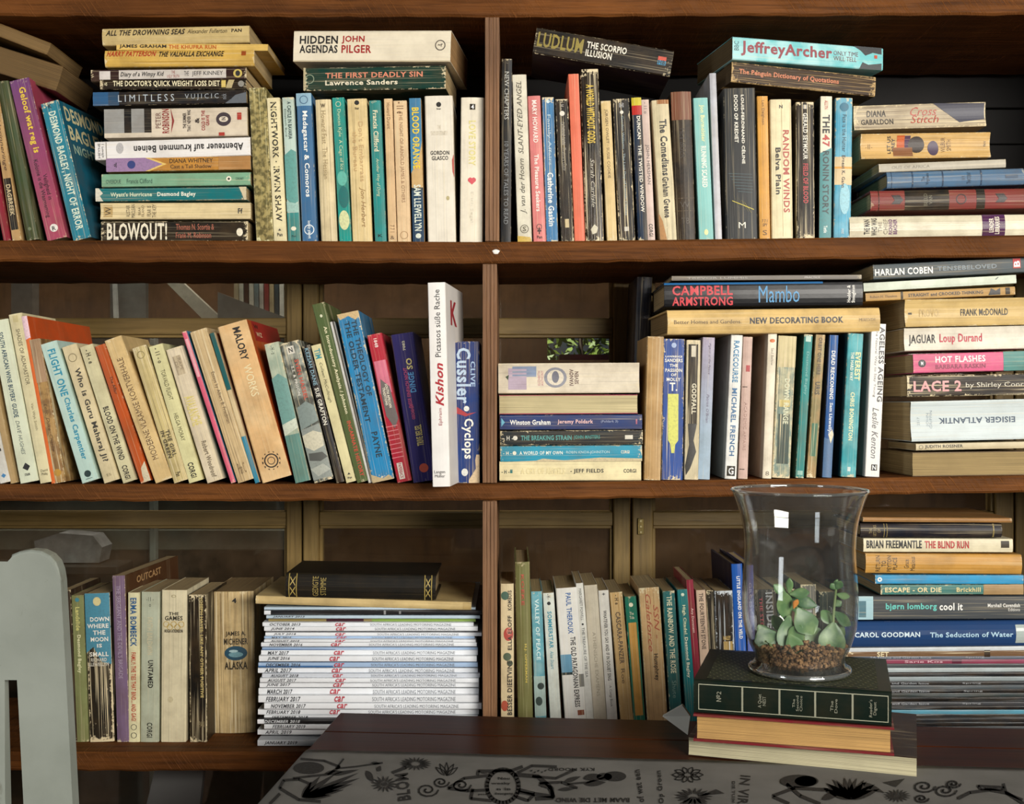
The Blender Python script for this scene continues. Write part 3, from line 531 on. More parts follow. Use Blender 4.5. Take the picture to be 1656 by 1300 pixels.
V('cream paperback with tall red serif title', (430, 480), (439, 1163), 104, '#e6dab2', [T('RANDOM WINDS', .22, .81, .22, .30, '#a8432f', 'b'), T('Belva Plain', .345, .68, -.16, .24, '#2a241a', 'b'), T('N', .04, .065, 0, .16, '#333', 'xb'), Rr(.02, .98, .02, .03, '#b9a878'), Rr(.02, .98, .42, .43, '#b9a878')], crease=.3, wear=.3)
V('black creased paperback with crimson lower title', (549, 490), (554, 1158), 88, '#14120f', [T('GERALD SEYMOUR', .08, .42, 0, .26, '#d9d4c6', 'b'), T('FIELD OF BLOOD', .45, .74, 0, .28, '#b52a2e', 'b'), Rr(.02, .05, -.1, .1, '#aaa')], wear=.6, crease=.7)
V('cream and teal paperback with heavy black title and red numerals', (654, 460), (648, 1155), 58, '#e2dcc4', [Pg([(.36, .5), (.40, -.5), (1, -.5), (1, .5)], '#3a8284'), T('THE', .13, .26, 0, .6, '#1b1916', 'b'), T('47', .27, .355, 0, .6, '#b23127', 'b'), T('RONIN STORY', .385, .83, 0, .54, '#123034', 'b'), T('ALLYN', .03, .09, 0, .3, '#b23127'), T('Tuttle', .91, .96, 0, .3, '#dfe8e0', 'b')], wear=.3, side='#2b3130')
V('sky-blue paperback with orange cloud band, last upright on the top shelf', (741, 470), (731, 1155), 84, '#4aa0bd', [Rr(.42, .62, -.5, .5, '#d9c39a'), Rr(.49, .505, -.5, .5, '#e8a850'), E(.065, 0, .26, .26, '#17657f'), T('Fate is the Hunter', .12, .385, .02, .22, '#123a4a'), T('Ernest K. Gann', .41, .64, .0, .2, '#3b3324', 'b'), E(.72, .1, .9, .3, '#8cc0cc'), T('CORONET', .93, .97, 0, .15, '#dfe8e6')], c2='#86bccb', blotch=.4, bs=40, wear=.45)
H('aqua paperback with tall thin maroon lettering lying on the row', (195, 234), (930, 290), 110, '#6fc0c4', [T('JeffreyArcher', .055, .655, .02, .66, '#8a2f3a', 'b'), T('ONLY TIME', .665, .83, .12, .2, '#6a4a52'), T('WILL TELL', .665, .82, -.12, .2, '#6a4a52'), Pg([(.80, .5), (.99, .5), (.99, .2), (.93, .25), (.88, .1), (.85, .3)], '#22262a'), Pg([(.84, -.5), (.99, -.5), (.99, -.2), (.9, -.3), (.86, -.2)], '#2c3236'), Rr(.94, .96, 0, .15, '#c0503a'), T('BBC', .01, .04, .1, .4, '#3b6a70', 'x')], c2='#bfe4e4', blotch=.6, bs=30, wear=.15, grime=.1, YA=-.012, YE=.03, dep=.12, pages='#7d6a48')
H('battered brown paperback with orange title under the aqua one', (190, 350), (893, 424), 98, '#3a2c20', [T('The Penguin Dictionary of Quotations', .05, .74, .02, .32, '#c9764c', 'b')], wear=.7, crease=.9, YA=-.006, YE=.03, dep=.11, paper='#b89a68', pages='#6a5536')
K4 = 1620/536
H('white hardcover with purple bands at the bottom of right-hand stack', (765, 1097), (1690, 1084), 106, '#ddd6bc', [T('THE MAN\nWHO WAS', .075, .145, .0, .8, '#2b2622', 'xb'), T('THE\nCHIEF', .15, .20, 0, .7, '#8a8272', 'x'), T('RICHARD\nBEACHER', .205, .25, 0, .7, '#6a3a6a', 'xb'), Rr(.70, .82, -.5, .5, '#4a2350'), T('LENDER\nLIBRARIES', .735, .79, 0, .8, '#e6dcc8', 'xb')], hard=True, snap=True, dep=.15, wear=.15, rough=.25)
H('oxblood hardcover with black tooled panels in right-hand stack', (868, 982), (1700, 968), 98, '#7c3531', [Rr(.20, .46, -.5, .5, '#1d1b17'), Rr(.62, .67, -.5, .5, '#26221d'), Rr(.045, .05, -.5, .5, '#2a1512'), Pg([(.12, -.2), (.17, -.2), (.19, 0), (.17, .25), (.12, .25), (.14, 0)], '#241512'), T('BEELD\nVAN', .31, .36, 0, .6, '#6f6a52', 'x'), O(.53, 0, .26, '#24130f'), Pg([(.73, -.2), (.78, -.2), (.80, 0), (.78, .25), (.73, .25), (.75, 0)], '#241512')], hard=True, dep=.14, wear=.15)
H('slate blue cloth hardcover with raised bands in right-hand stack', (948, 882), (1618, 862), 80, '#4d6e8c', [Rr(.03, .035, -.5, .5, '#2d4660'), Rr(.18, .19, -.5, .5, '#2d4660'), Rr(.40, .41, -.5, .5, '#2d4660'), Rr(.68, .69, -.5, .5, '#2d4660'), T('The\nVirginians', .25, .31, 0, .7, '#1e3347', 'x'), T('W.M.\nTHACKERAY', .54, .61, 0, .7, '#1e3347', 'x'), Rr(.86, .95, -.1, .1, '#2d4660')], hard=True, dep=.13, wear=.2)
H('pale silver thin book above the blue cloth one', (910, 822), (1530, 798), 42, '#b6b0a0', [T('OUT OF AFRICA', .1, .4, 0, .35, '#8a8474')], wear=.3, dep=.14)
H('buff thick paperback with palm-tree sunset picture in the stack', (825, 715), (1458, 706), 122, '#cfa96a', [Rr(.28, .34, -.05, .42, '#c25a28'), Rr(.34, .385, -.05, .42, '#4a3050'), E(.43, .05, .33, .33, '#2f2118'), T('LET US\nPREY', .205, .265, .05, .7, '#2a211a', 'xb'), Rr(.25, .40, -.42, -.05, '#8a5b3c'), E(.56, -.1, .22, .3, '#4a3a50'), T('WILBUR\nSMITH', .62, .70, .02, .6, '#6a4a28', 'x'), T('- 11 -', .04, .09, 0, .2, '#5a4328'), T('PAN', .95, .97, .05, .2, '#5a4328', 'x')], bul=-.004, crease=.4, wear=.35, dep=.11)
H('weathered greyish paperback with red looping title on the stack top', (790, 576), (1435, 556), 118, '#b3a58c', [T('DIANA', .10, .245, .16, .26, '#3b342a', 'b'), T('GABALDON', .055, .30, -.18, .24, '#3b342a', 'b'), T('Cross', .43, .63, .2, .34, '#a8402e', 'i'), T('Stitch', .43, .645, -.12, .32, '#a8402e', 'i'), Pg([(.60, .5), (.99, .45), (.99, -.2), (.80, -.3), (.72, .05)], '#3a3a48')], bul=-.003, crease=.8, wear=.6)
V('thin white-edged dark book seen behind the right-hand stack', (945, 430), (950, 1150), 90, '#2b2721', [], Y=.156, dep=.088, pages='#3a3226', wear=.3)
# =================================================================== MIDDLE SHELF, LEFT (leaning row)
region(0, 430, 1400/420, 'leaning books on the left half of the middle shelf', 'mid')
V('white paperback with black bars at the left frame edge, middle shelf', (-165, 360), (30, 1190), 62, '#d9d6cc', [T('STREEKLIEDERE', .50, .80, 0, .6, '#16130f', 'b'), Pg([(.94, 0), (.955, -.22), (.97, 0), (.955, .22)], '#3f7fb0')], wear=.2)
V('narrow tan spine wedged between two pale paperbacks at far left', (-95, 360), (74, 1188), 34, '#b49768', [], wear=.3)
V('pale green-white wine guide paperback with blue capitals', (-8, 318), (158, 1190), 100, '#d6dbc0', [T('SOUTH AFRICAN WINE BUYERS\' GUIDE', .075, .60, -.0, .26, '#2b4a58', 'b'), T('DAVE HUGHES', .62, .83, 0, .2, '#4a5a58', 'i'), Pg([(.88, 0), (.91, -.2), (.93, .05), (.905, .22)], '#1d1b18'), T('STRUIK', .945, .96, 0, .3, '#333', 'xb')], wear=.2, grime=.2)
V('ivory paperback with small grey serif capitals, third from left edge', (80, 278), (252, 1187), 72, '#ded3a8', [T('SHADES OF ADAMASTOR', .09, .42, .02, .3, '#5a523a'), T('Van Wyk Smith', .53, .69, .02, .24, '#7a7050'), T('David\nPhilip', .92, .96, 0, .5, '#5a523a', 'x'), Rr(.01, .05, -.2, .2, '#cfc290')], wear=.2)
V('thin orange book with pink-white spine top and wide orange cover', (130, 282), (292, 1182), 30, '#e06a2c', [Pg([(0, -.5), (.14, -.5), (.13, .5), (0, .5)], '#e2c0c8')], side='#c8501f', dep=.215, wear=.2)
V('brown and gold leaning paperback next to the orange slim book', (182, 400), (322, 1172), 66, '#8a6840', [T('Lelic, Duke  Charlie', .45, .78, 0, .3, '#5a3d1c', 'i'), Rr(.0, .3, -.5, .5, '#a8896a'), E(.93, 0, .3, .3, '#b98a2e')], c2='#b8935a', blotch=.8, bs=90, wear=.6, crease=.6)
V('pale turquoise paperback with bright blue bold lettering', (260, 425), (486, 1172), 92, '#b9d3c8', [T('FLIGHT ONE', .05, .385, .05, .46, '#1b8aa6', 'b'), T('Charles Carpentier', .40, .845, .05, .42, '#1b8aa6', 'b'), E(.945, 0, .2, .2, '#17302f'), T('sphere', .975, .985, 0, .4, '#17302f', 'xb')], wear=.2, grime=.2)
V('beige paperback with dark grey serif question on its spine', (372, 435), (601, 1167), 84, '#d9c9a0', [T('Who is Guru Maharaj Ji?', .17, .855, .02, .46, '#3a352b', 'b'), O(.09, 0, .28, '#8a7c58'), T('B', .94, .96, 0, .3, '#9a8c68', 'x')], wear=.25)
V('cream paperback with two-word publisher mark, before the rust-orange one', (463, 428), (698, 1160), 74, '#d3cba2', [T('- H - e', .03, .13, 0, .36, '#4a4530', 'b'), T('BLOOD ON THE WIND', .45, .84, .02, .42, '#2f2b20', 'b'), T('CORGI', .88, .98, 0, .4, '#2f2b20', 'b')], wear=.2)
V('rust orange paperback with torn white foot', (538, 433), (786, 1170), 58, '#b9521f', [T('The Affair', .23, .36, .05, .3, '#3a1a0a'), Pg([(.86, .5), (.90, .0), (.95, -.1), (1, -.1), (1, .5)], '#c9bc9c')], wear=.3, paper='#d9c9a4')
V('tan wide paperback with upside-down brown capitals', (607, 405), (883, 1172), 96, '#d8ba82', [T('MODERNE VLAAMSE KORTVERHALE', .14, .85, -.0, .34, '#6a5030', 'f')], wear=.35, crease=.3)
V('khaki cream paperback with two-line dark title low on the spine', (748, 437), (976, 1162), 80, '#cdba80', [O(.06, 0, .26, '#8a7b4a'), T('THE GIRL\nIN GREEN', .62, .82, 0, .6, '#4a4024', 'b'), T('Pan', .93, .96, 0, .34, '#4a4024', 'b')], crease=.8, wear=.4, bul=.002)
V('cream-green paperback with two grey capital lines, mid leaning row', (838, 428), (1056, 1162), 78, '#d6d09c', [T('- 11 - o', .02, .13, 0, .32, '#4a4530', 'b'), T('TORVALD FLIGHT', .18, .40, 0, .3, '#55502f'), T('HELGA MORAY', .50, .70, 0, .28, '#55502f'), T('CORGI', .86, .97, 0, .4, '#2f2b20', 'b')], wear=.2)
V('whitish creased paperback with yellowed letters before the pink edge', (937, 440), (1161, 1157), 92, '#dccdb0', [Rr(.06, .20, -.24, .24, '#bfae90'), T('RAPE\nOF', .08, .17, 0, .4, '#8a7a60'), T('AVALANCHE', .36, .58, 0, .6, '#d9c878', 'b'), T('Robert Woodroof', .70, .97, .05, .3, '#7a6c54', 'b')], crease=.7, wear=.4)
V('thin pink-spined paperback standing a little taller', (992, 352), (1258, 1167), 26, '#d9607a', [Rr(.05, .3, -.3, .3, '#e8a8b0')], wear=.4, side='#3f86a8')
V('tan creased essay paperback with thin brown handwriting', (1067, 345), (1327, 1157), 94, '#cdb284', [T('Essays by Albert B. Friedman', .28, .62, .05, .26, '#5a4630'), T('Pan C', .88, .95, 0, .4, '#7a6444', 'x')], crease=.7, wear=.35)
V('narrow tri-colour spine, dark teal above and blue below, leaning', (1142, 335), (1388, 1142), 24, '#d3bd92', [Rr(0, .38, -.5, .5, '#0f5a5c'), Rr(.69, 1, -.5, .5, '#1a7f9c')], wear=.2)
region(380, 430, 1400/420, 'leaning books on the left half of the middle shelf', 'mid')
V('thick apricot paperback with black name and cogwheel emblem', (-17, 312), (226, 1152), 162, '#dcb27c', [T('MALORY', .03, .24, .1, .26, '#231c14', 'b'), T('WORKS', .27, .47, .1, .26, '#e9dcb0'), O(.88, .0, .24, '#2b2117'), O(.88, 0, .13, '#2b2117')] + [Pg([(.88+.05*math.cos(i*math.pi/6)*1.0, .26*math.sin(i*math.pi/6)), (.88+.058*math.cos(i*math.pi/6+.17), .31*math.sin(i*math.pi/6+.1)), (.88+.058*math.cos(i*math.pi/6-.17), .31*math.sin(i*math.pi/6-.1))], '#2b2117') for i in range(12)]+[('k', 0, .13, .12, 1, '#a3221a'), ('c', 'W', .02, .05, .16, .30, '#2a1a10'), ('c', 'WZ', .07, .10, .18, .36, '#e0c8a0')], side='#b8501f', wear=.2, dep=.19, c2='#e6c898', blotch=.5)
V('grey-green paperback with misty teal landscape', (195, 420), (366, 1167), 80, '#9aa894', [T('- H - o', .02, .08, 0, .3, '#3a443a'), Pg([(.25, -.5), (.22, 0), (.27, .5), (.55, .5), (.58, -.5)], '#6a958c'), Pg([(.58, -.5), (.55, .5), (.62, .5), (.66, -.5)], '#c6ccb8'), Rr(.66, 1, -.5, .5, '#5f8a80')], c2='#c9ceb4', blotch=.5, bs=45, wear=.5, crease=.3)
V('dark grey war paperback with red name and pale battle picture', (290, 412), (479, 1160), 106, '#4a504c', [Rr(.03, .085, -.18, .18, '#d9d4c6'), T('N', .04, .075, 0, .2, '#222', 'xb'), T('SVEN HASSEL', .13, .42, .16, .2, '#c0503a', 'b'), T('S.S. & PRISON', .17, .38, -.12, .14, '#d9d4c6', 'b'), Pg([(.46, -.4), (.43, .1), (.47, .45), (.58, .5), (.62, -.5)], '#7d8a84'), Pg([(.62, -.5), (.60, .5), (.98, .5), (.98, -.5)], '#8a9088'), Pg([(.66, -.5), (.64, .1), (.67, .5), (.76, .45), (.78, -.1), (.74, -.5)], '#c9c3aa'), Pg([(.79, -.4), (.80, .3), (.84, .5), (.86, .1), (.84, -.45)], '#4f504a'), Pg([(.90, -.5), (.88, .2), (.93, .5), (.96, -.2)], '#a9aca0')], c2='#b8bdb0', blotch=.6, bs=70, wear=.6, crease=.4)
V('slim black paperback with blue-grey and white capitals', (382, 430), (568, 1167), 42, '#16161a', [T('KEZIAH DANE', .02, .29, 0, .5, '#7fa0ac', 'b'), T('SUE GRAFTON', .31, .58, 0, .55, '#e0dccc', 'b')], wear=.4)
V('cream slim paperback with blue three-letter title', (435, 428), (626, 1167), 54, '#d9d0a0', [T('TIM', .03, .10, 0, .6, '#2f8a94', 'b'), T('Colleen McCullough', .13, .42, 0, .36, '#55503a', 'i'), Pg([(.93, 0), (.945, -.15), (.945, .15)], '#333'), T('Pan', .96, .975, 0, .4, '#333', 'xb')], wear=.2)
V('tall moss green hardcover with thin cream and red spine lettering', (448, 212), (692, 1172), 70, '#4f6038', [T('An Introductory Analysis / Johnson', .13, .62, .05, .32, '#dfd8b0', 'b'), T('INCARNATE HISTORY', .66, .97, .05, .3, '#c0442c', 'b'), E(.07, 0, .12, .1, '#cfd0b0')], dep=.14, wear=.25)
V('white and black thin magazine-like book beside the moss green one', (522, 300), (731, 1167), 22, '#d6d4cc', [Rr(0, 1, .1, .5, '#23221f')], wear=.2)
V('wide bright blue scuffed theology book with dark block capitals', (606, 262), (800, 1169), 118, '#2482b4', [T('THE THEOLOGY OF', .05, .50, .2, .24, '#12303f', 'b'), T('THE OLDER TESTAMENT', .05, .65, -.12, .24, '#12303f', 'b'), T('PAYNE', .71, .86, .05, .28, '#12303f', 'b'), Pg([(0, -.5), (.035, -.4), (.02, 0), (.05, .3), (.03, .5), (0, .5)], '#c9ad7c'), Pg([(.95, -.5), (1, -.5), (1, .5), (.97, .3), (.985, 0)], '#b9a47c')], dep=.14, wear=.6, crease=.3)
V('crimson and pink paperback with grey oval photograph', (750, 375), (914, 1170), 80, '#b3243a', [Rr(.18, .40, -.4, .4, '#d3748a'), Pg([(.30, -.2), (.36, .3), (.58, .45), (.64, .1), (.55, -.3), (.40, -.35)], '#6a605c'), T('1848', .03, .09, .0, .24, '#e8d0c8', 'b'), T('SOUTH AFRICAN\nTRADITIONS', .34, .50, 0, .4, '#e8e0c8', 'b'), Rr(.87, .98, -.28, .1, '#e6e0d4'), T('PAPERBACK', .875, .975, -.09, .24, '#a01a2c', 'b')] + [Rr(.62+.03*i, .625+.03*i, -.5, .3, '#e08a94') for i in range(8)], wear=.2)
V('deep navy-purple German paperback with blue and magenta words', (900, 360), (1022, 1157), 122, '#2b2660', [T('SO', .17, .245, .12, .26, '#d9c878', 'bf'), T('DINGE', .265, .40, .12, .26, '#58a0d8', 'bf'), T('DIESE EINFACH NICHT', .23, .50, -.1, .16, '#b0406a', 'bf'), T('TRIVE BELSEL', .62, .76, .08, .3, '#d9c878', 'bf'), T('GESCHEHEN', .48, .58, -.05, .14, '#b0406a', 'bf'), E(.91, .06, .2, .2, '#c0503a'), T('7082', .05, .115, 0, .12, '#c9c4a8', 'bf')], wear=.1, dep=.13, crease=.1, grime=.1)
V('tall white book with red italic name jutting out over the shelf edge', (1085, 97), (1112, 1197), 96, '#ece9e4', [T('Kishon', .395, .605, .05, .46, '#b01f2c', 'bif'), T('Picassos süße Rache', .035, .365, .02, .32, '#2b2826', 'f'), T('Ephraim', .615, .70, .08, .24, '#a03038', 'f'), T('Langen\nMüller', .92, .955, -.06, .62, '#3a3634', 'x'), ('c', 'K', .075, .20, .25, .6, '#a83038')], Y=-.066, hard=True, dep=.14, wear=.05, grime=.1, crease=0, bul=.001, side='#e0dcd6', pages='#d9d2c0', tw=6)
V('royal blue paperback with silver and white lettering at divider, torn foot', (1244, 405), (1246, 1167), 146, '#1f3b78', [T('CLIVE', .14, .32, .26, .18, '#9fb8d8', 'b'), T('Cussler', .045, .44, -.08, .52, '#b8cce0', 'b'), E(.475, .02, .1, .1, '#e6e6e0'), Pg([(.46, -.35), (.50, -.5), (.53, 0), (.50, .4), (.51, .05)], '#a8323a'), T('Cyclops', .545, .83, .06, .44, '#eceae0', 'b'), E(.925, -.05, .14, .12, '#e0e0d8'), Pg([(.80, .38), (.84, .34), (.90, .36), (.98, .1), (1, .1), (1, .5), (.80, .5)], '#d9c09a')], wear=.35, crease=.3)
# =================================================================== MIDDLE SHELF, RIGHT
K7 = 1362/440
region(780, 400, K7, 'books on the right half of the middle shelf', 'mid')
H('cream paperback with thin black capitals at the base, right of divider', (86, 1128), (795, 1126), 98, '#e9dcae', [T('- JEFF FIELDS', .50, .735, -.02, .26, '#2b2619', 'b'), T('CORGI', .875, .965, 0, .2, '#2b2619', 'b'), T('- H -', .015, .07, -.03, .2, '#3a4a48', 'b'), Rr(.075, .092, -.1, .08, '#2f7a78'), T('A CRY OF ANGELS', .15, .46, 0, .34, '#e0d19c', 'b')], snap=True, wear=.2, crease=.2)
H('turquoise frayed paperback with white dot on the short stack', (90, 1035), (800, 1029), 80, '#2f95b0', [T('A WORLD OF MY OWN', .135, .44, .06, .22, '#dfe8dc', 'b'), T('ROBIN KNOX-JOHNSTON', .465, .77, .06, .22, '#bfdcdc'), E(.10, .06, .12, .12, '#e6e2cc'), T('- H -', .02, .08, .06, .2, '#e6e2cc', 'b'), T('CORGI', .85, .91, .08, .2, '#e6e2cc', 'b'), Pg([(0, -.5), (.25, -.42), (.3, -.3), (.45, -.42), (.7, -.26), (1, -.34), (1, -.5)], '#cdbd98')], wear=.5)
H('charcoal paperback with teal capitals on the short stack', (90, 955), (803, 949), 72, '#23292c', [T('THE BREAKING STRAIN', .145, .50, 0, .34, '#4f9a94', 'b'), T('JOHN MASTERS', .515, .70, 0, .32, '#3a8880', 'b'), E(.105, 0, .16, .16, '#d9d4c4'), T('- H -', .02, .09, 0, .3, '#d0ccbe', 'b'), Rr(.875, .93, -.14, .14, '#d9d4c4')], wear=.6)
H('navy paperback with white and pink serif lettering on the short stack', (88, 876), (800, 873), 74, '#2a3d6e', [T('Winston Graham', .07, .355, 0, .34, '#eceae4', 'b'), T('Jeremy Poldark', .405, .655, 0, .34, '#e0b8b4', 'b'), T('(Poldark 3)', .71, .83, .02, .2, '#9aa4c0'), Pg([(.01, -.3), (.035, 0), (.01, .3)], '#6ab0c8'), Rr(.955, .965, -.15, .2, '#b06a80')], wear=.25)
H('cream paperback turned with its paper edges outward, pink cover line', (84, 788), (778, 784), 94, '#c0506a', [], fore=True, pages='#e0d0a0', wear=.2)
H('whitish hollow-spined paperback with blue-pink crest, tops the short stack', (80, 656), (787, 652), 150, '#ded3bd', [Rr(.07, .20, -.38, .34, '#b9a8b8'), Rr(.10, .27, .05, .40, '#8a9ab4'), E(.405, .02, .38, .34, '#8a8a92'), E(.405, .02, .28, .26, '#d6ccb8'), E(.405, .04, .12, .2, '#6d6d78'), T('IVANOV\nSEVEN', .505, .57, .02, .55, '#5a3a34', 'xb'), T('ELIZABETH\nANTHONY', .28, .32, .0, .5, '#b56a78', 'x'), Pg([(.05, .05), (.07, -.05), (.075, .12)], '#3a4a30')], bul=-.004, wear=.3, crease=.3)
V('wide dark atlas-like book leaning behind the short stack', (812, 185), (776, 1168), 78, '#23252e', [], Y=.13, dep=.11, hard=True, wear=.1)
V('tan blank paperback with browned page side, left of the blue one', (868, 452), (850, 1170), 84, '#bf9b68', [], wear=.4, crease=.3, c2='#a8834f', blotch=.6, side='#b69465', pages='#8d7048', dep=.115)
V('bright blue paperback with white stacked capitals and yellow figure', (960, 465), (950, 1170), 106, '#2c4f96', [E(.045, .0, .12, .12, '#9fb0d0'), T('LAWRENCE', .118, .132, 0, .8, '#e8e6dc', 'xb'), T('SANDERS', .14, .165, 0, .84, '#e8e6dc', 'xb'), T('THE', .178, .20, 0, .4, '#e8e6dc', 'xb'), T('PASSION', .21, .235, 0, .8, '#e8e6dc', 'xb'), T('OF', .245, .265, 0, .25, '#e8e6dc', 'xb'), T('MOLLY', .275, .30, 0, .66, '#e8e6dc', 'xb'), T('T.', .31, .37, 0, .36, '#e8e6dc', 'xb'), Pg([(.39, -.26), (.39, .24), (.72, .26), (.75, .12), (.81, .08), (.81, -.06), (.75, -.1), (.72, -.22)], '#cfcf62')], wear=.5, crease=.7)
V('black and cream peeling paperback right of the bright blue one', (1058, 470), (1046, 1168), 72, '#c9bd9c', [Rr(.03, .60, -.35, .32, '#2a2722'), Rr(.04, .12, -.15, .15, '#cfc8b4'), T('GODFALL', .31, .53, .08, .32, '#d9d0b4', 'b'), Pg([(.60, -.3), (.60, .32), (.72, .1), (.80, .3), (.92, -.1), (.97, -.4), (.9, -.45), (.75, -.2)], '#2a2722')], wear=.6, crease=.5)
V('lavender grey-blue slim paperback with handwriting-like title', (1134, 450), (1108, 1160), 62, '#a9a0b4', [T('Pigeon at the Palace', .04, .26, .1, .22, '#6a6078', 'i'), T('Patrick O\'Brian', .40, .60, .1, .22, '#6a6078', 'i')], c2='#9fb4c4', grad=1.4, wear=.2)
V('white slim book with blue capitals and grey left cover', (1275, 450), (1242, 1170), 60, '#e6e6e0', [T('RACECOURSE', .04, .33, 0, .46, '#3f7fa8', 'b'), T('MICHAEL FRENCH', .37, .84, 0, .42, '#3a6a94', 'b'), Rr(.91, .98, -.34, .34, '#23231f'), T('G', .92, .97, 0, .44, '#ddd', 'xb')], wear=.15, side='#a8a69c', dep=.13)
region(1180, 400, 1473/476, 'books on the right half of the middle shelf', 'mid')
V('dusty pink paperback with small red block right of the white slim book', (92, 450), (66, 1160), 48, '#c9aca0', [Rr(.20, .245, -.1, .3, '#b04048'), Rr(.35, .356, -.4, .1, '#4a3a34'), T('ACADEMIC AFFAIRS', .46, .80, 0, .3, '#a88478'), Rr(.93, .936, -.4, .1, '#4a3a34')], wear=.25)
V('ivory paperback with small orange oval badge and pale left cover', (215, 445), (186, 1170), 46, '#e6dcc6', [E(.05, 0, .2, .28, '#c96a30'), T('Saul Bellow', .10, .22, .05, .26, '#7a7060'), T('8', .95, .98, 0, .4, '#7a7060', 'x')], wear=.25, side='#b6ae9c', pages='#b39c70', dep=.125)
V('worn green-grey photo paperback with cream cracks', (290, 450), (256, 1160), 90, '#7d9288', [Rr(.0, .22, -.5, .5, '#cdbf92'), Rr(.45, .50, -.3, .3, '#c9b878'), T('DOWN RANGE', .30, .62, .1, .3, '#cfd0b0', 'b'), Rr(.55, .9, -.3, .35, '#4a5a54')], c2='#cfc8a2', blotch=.7, bs=60, wear=.8, crease=.9)
V('dark teal slim paperback with green side cover', (395, 440), (350, 1157), 44, '#23837f', [Rr(.01, .05, -.3, .3, '#bcd8cc'), T('Desmond Bagley', .12, .42, 0, .36, '#7fb8b0'), Rr(.95, .98, -.3, .3, '#9ac0b4')], side='#12463f', wear=.5)
V('tan and olive slim paperback left of the cobalt one', (456, 445), (408, 1160), 48, '#a98c5e', [T('ORBIT ONE HERE', .02, .28, 0, .4, '#4a3a20', 'b'), T('URIS', .33, .42, 0, .5, '#3a3020', 'b'), Rr(.62, .85, -.3, .3, '#4a7a62')], c2='#6a7a52', blotch=.5, bs=50, wear=.6, crease=.5)
V('cobalt blue paperback with mountain picture at the foot', (523, 443), (486, 1155), 46, '#225a9a', [T('DEAD RECKONING', .11, .45, 0, .42, '#e6e6e0', 'b'), T('Sam Llewellyn', .475, .70, 0, .44, '#d9dfe4', 'b'), Pg([(.68, .5), (.73, -.1), (.72, -.5), (1, -.5), (1, .5)], '#4f6f94'), Pg([(.66, .3), (.70, .5), (.76, .2), (.70, -.1)], '#d9ceb0')], wear=.2, side='#162c4c')
V('aqua mountaineering paperback with dark teal side cover', (632, 438), (593, 1155), 78, '#3a9aa2', [T('EVEREST', .13, .325, .2, .36, '#e6dfa0', 'b'), T('THE HARD WAY', .13, .33, -.16, .2, '#e0e6d0', 'b'), T('CHRIS BONINGTON', .41, .745, -.02, .28, '#e0dfae', 'b'), Rr(.93, .96, -.1, .1, '#cfe0dc')], c2='#74bcc0', blotch=.5, bs=50, wear=.35, side='#11555c')
V('white self-help book with tall grey title and square logo at row end', (747, 385), (713, 1150), 74, '#e9e6e0', [T('AGELESS AGEING', .02, .51, .26, .36, '#4a4a4e', 'b'), T('The Natural Way to Stay Young', .03, .48, -.12, .2, '#7a7a7a'), T('Leslie Kenton', .55, .88, .04, .42, '#5a5a5e', 'i'), Rr(.92, .96, -.1, .3, '#2a2a2c'), T('N', .925, .955, .1, .26, '#ddd', 'xb')], wear=.05, grime=.1, side='#d3d0c8', dep=.13)
H('large cream home-decorating book lying flat across the row', (-313, 376), (748, 362), 122, '#d9b878', [T('NEW DECORATING BOOK', .385, .825, .02, .26, '#2f3136', 'b'), T('Better Homes and Gardens.', .03, .345, 0, .16, '#5a4a30'), T('MEREDITH', .90, .975, 0, .12, '#8a744c')], dep=.20, hard=True, wear=.2, grime=.4, YA=-.012, YE=.0, bul=.004, pages='#a88a58')
H('glossy black thriller with red and blue lettering on the cream book', (-328, 240), (665, 230), 122, '#0f0f12', [T('CAMPBELL', .04, .345, .18, .40, '#c9303a', 'b'), T('ARMSTRONG', .04, .345, -.26, .36, '#c9303a', 'b'), T('Mambo', .475, .68, -.0, .68, '#4f94c4'), Rr(0, .8, .42, .5, '#1f5f94'), T('Hodder &\nStoughton', .92, .965, -.02, .72, '#e0ddd4', 'xb')], hard=True, dep=.15, wear=.05, crease=0, grime=0, rough=.25, bul=.0015)
H('grey thin booklet on top of the glossy black thriller', (-290, 155), (660, 148), 24, '#77726c', [T('TREVOR LUMMIS', .08, .4, 0, .4, '#a8a49c'), T('PRACTICE', .70, .78, 0, .4, '#d0ccc4')], dep=.16, wear=.2)
G7 = 'books stacked at the right end of the middle shelf'
H('brown paper-edge-out book at the foot of the right-end stack', (915, 1082), (1510, 1074), 118, '#7a6444', [], fore=True, pages='#b39a68', snap=True, dep=.13, group=G7)
H('narrow cream spine with serif capitals under the pale blue thick book', (932, 1000), (1490, 988), 34, '#cdbf9c', [T('JUDITH ROSSNER', .08, .42, 0, .6, '#4a4232', 'b'), O(.045, 0, .3, '#4a4232')], wear=.3, group=G7)
H('thick pale blue-white paperback with upside-down navy capitals', (910, 872), (1510, 858), 200, '#c9d3d3', [T('EISIGER ATLANTIK', .235, .875, .0, .15, '#2b4258', 'bf'), T('JOHN\nGRIFFIN', .13, .18, .04, .45, '#8a98a0', 'x'), T('2517', .055, .075, .0, .2, '#8a98a0', 'x')], wear=.15, grime=.15, bul=-.004, dep=.125, group=G7)
H('black worn paperback with big rose serif title in right-end stack', (888, 695), (1510, 684), 106, '#1d1916', [T('LACE 2', .05, .435, -.02, .52, '#d99a98', 'b'), T('by Shirley Conran', .47, 1.0, -.02, .30, '#cfc8b4')], wear=.7, crease=.6, group=G7)
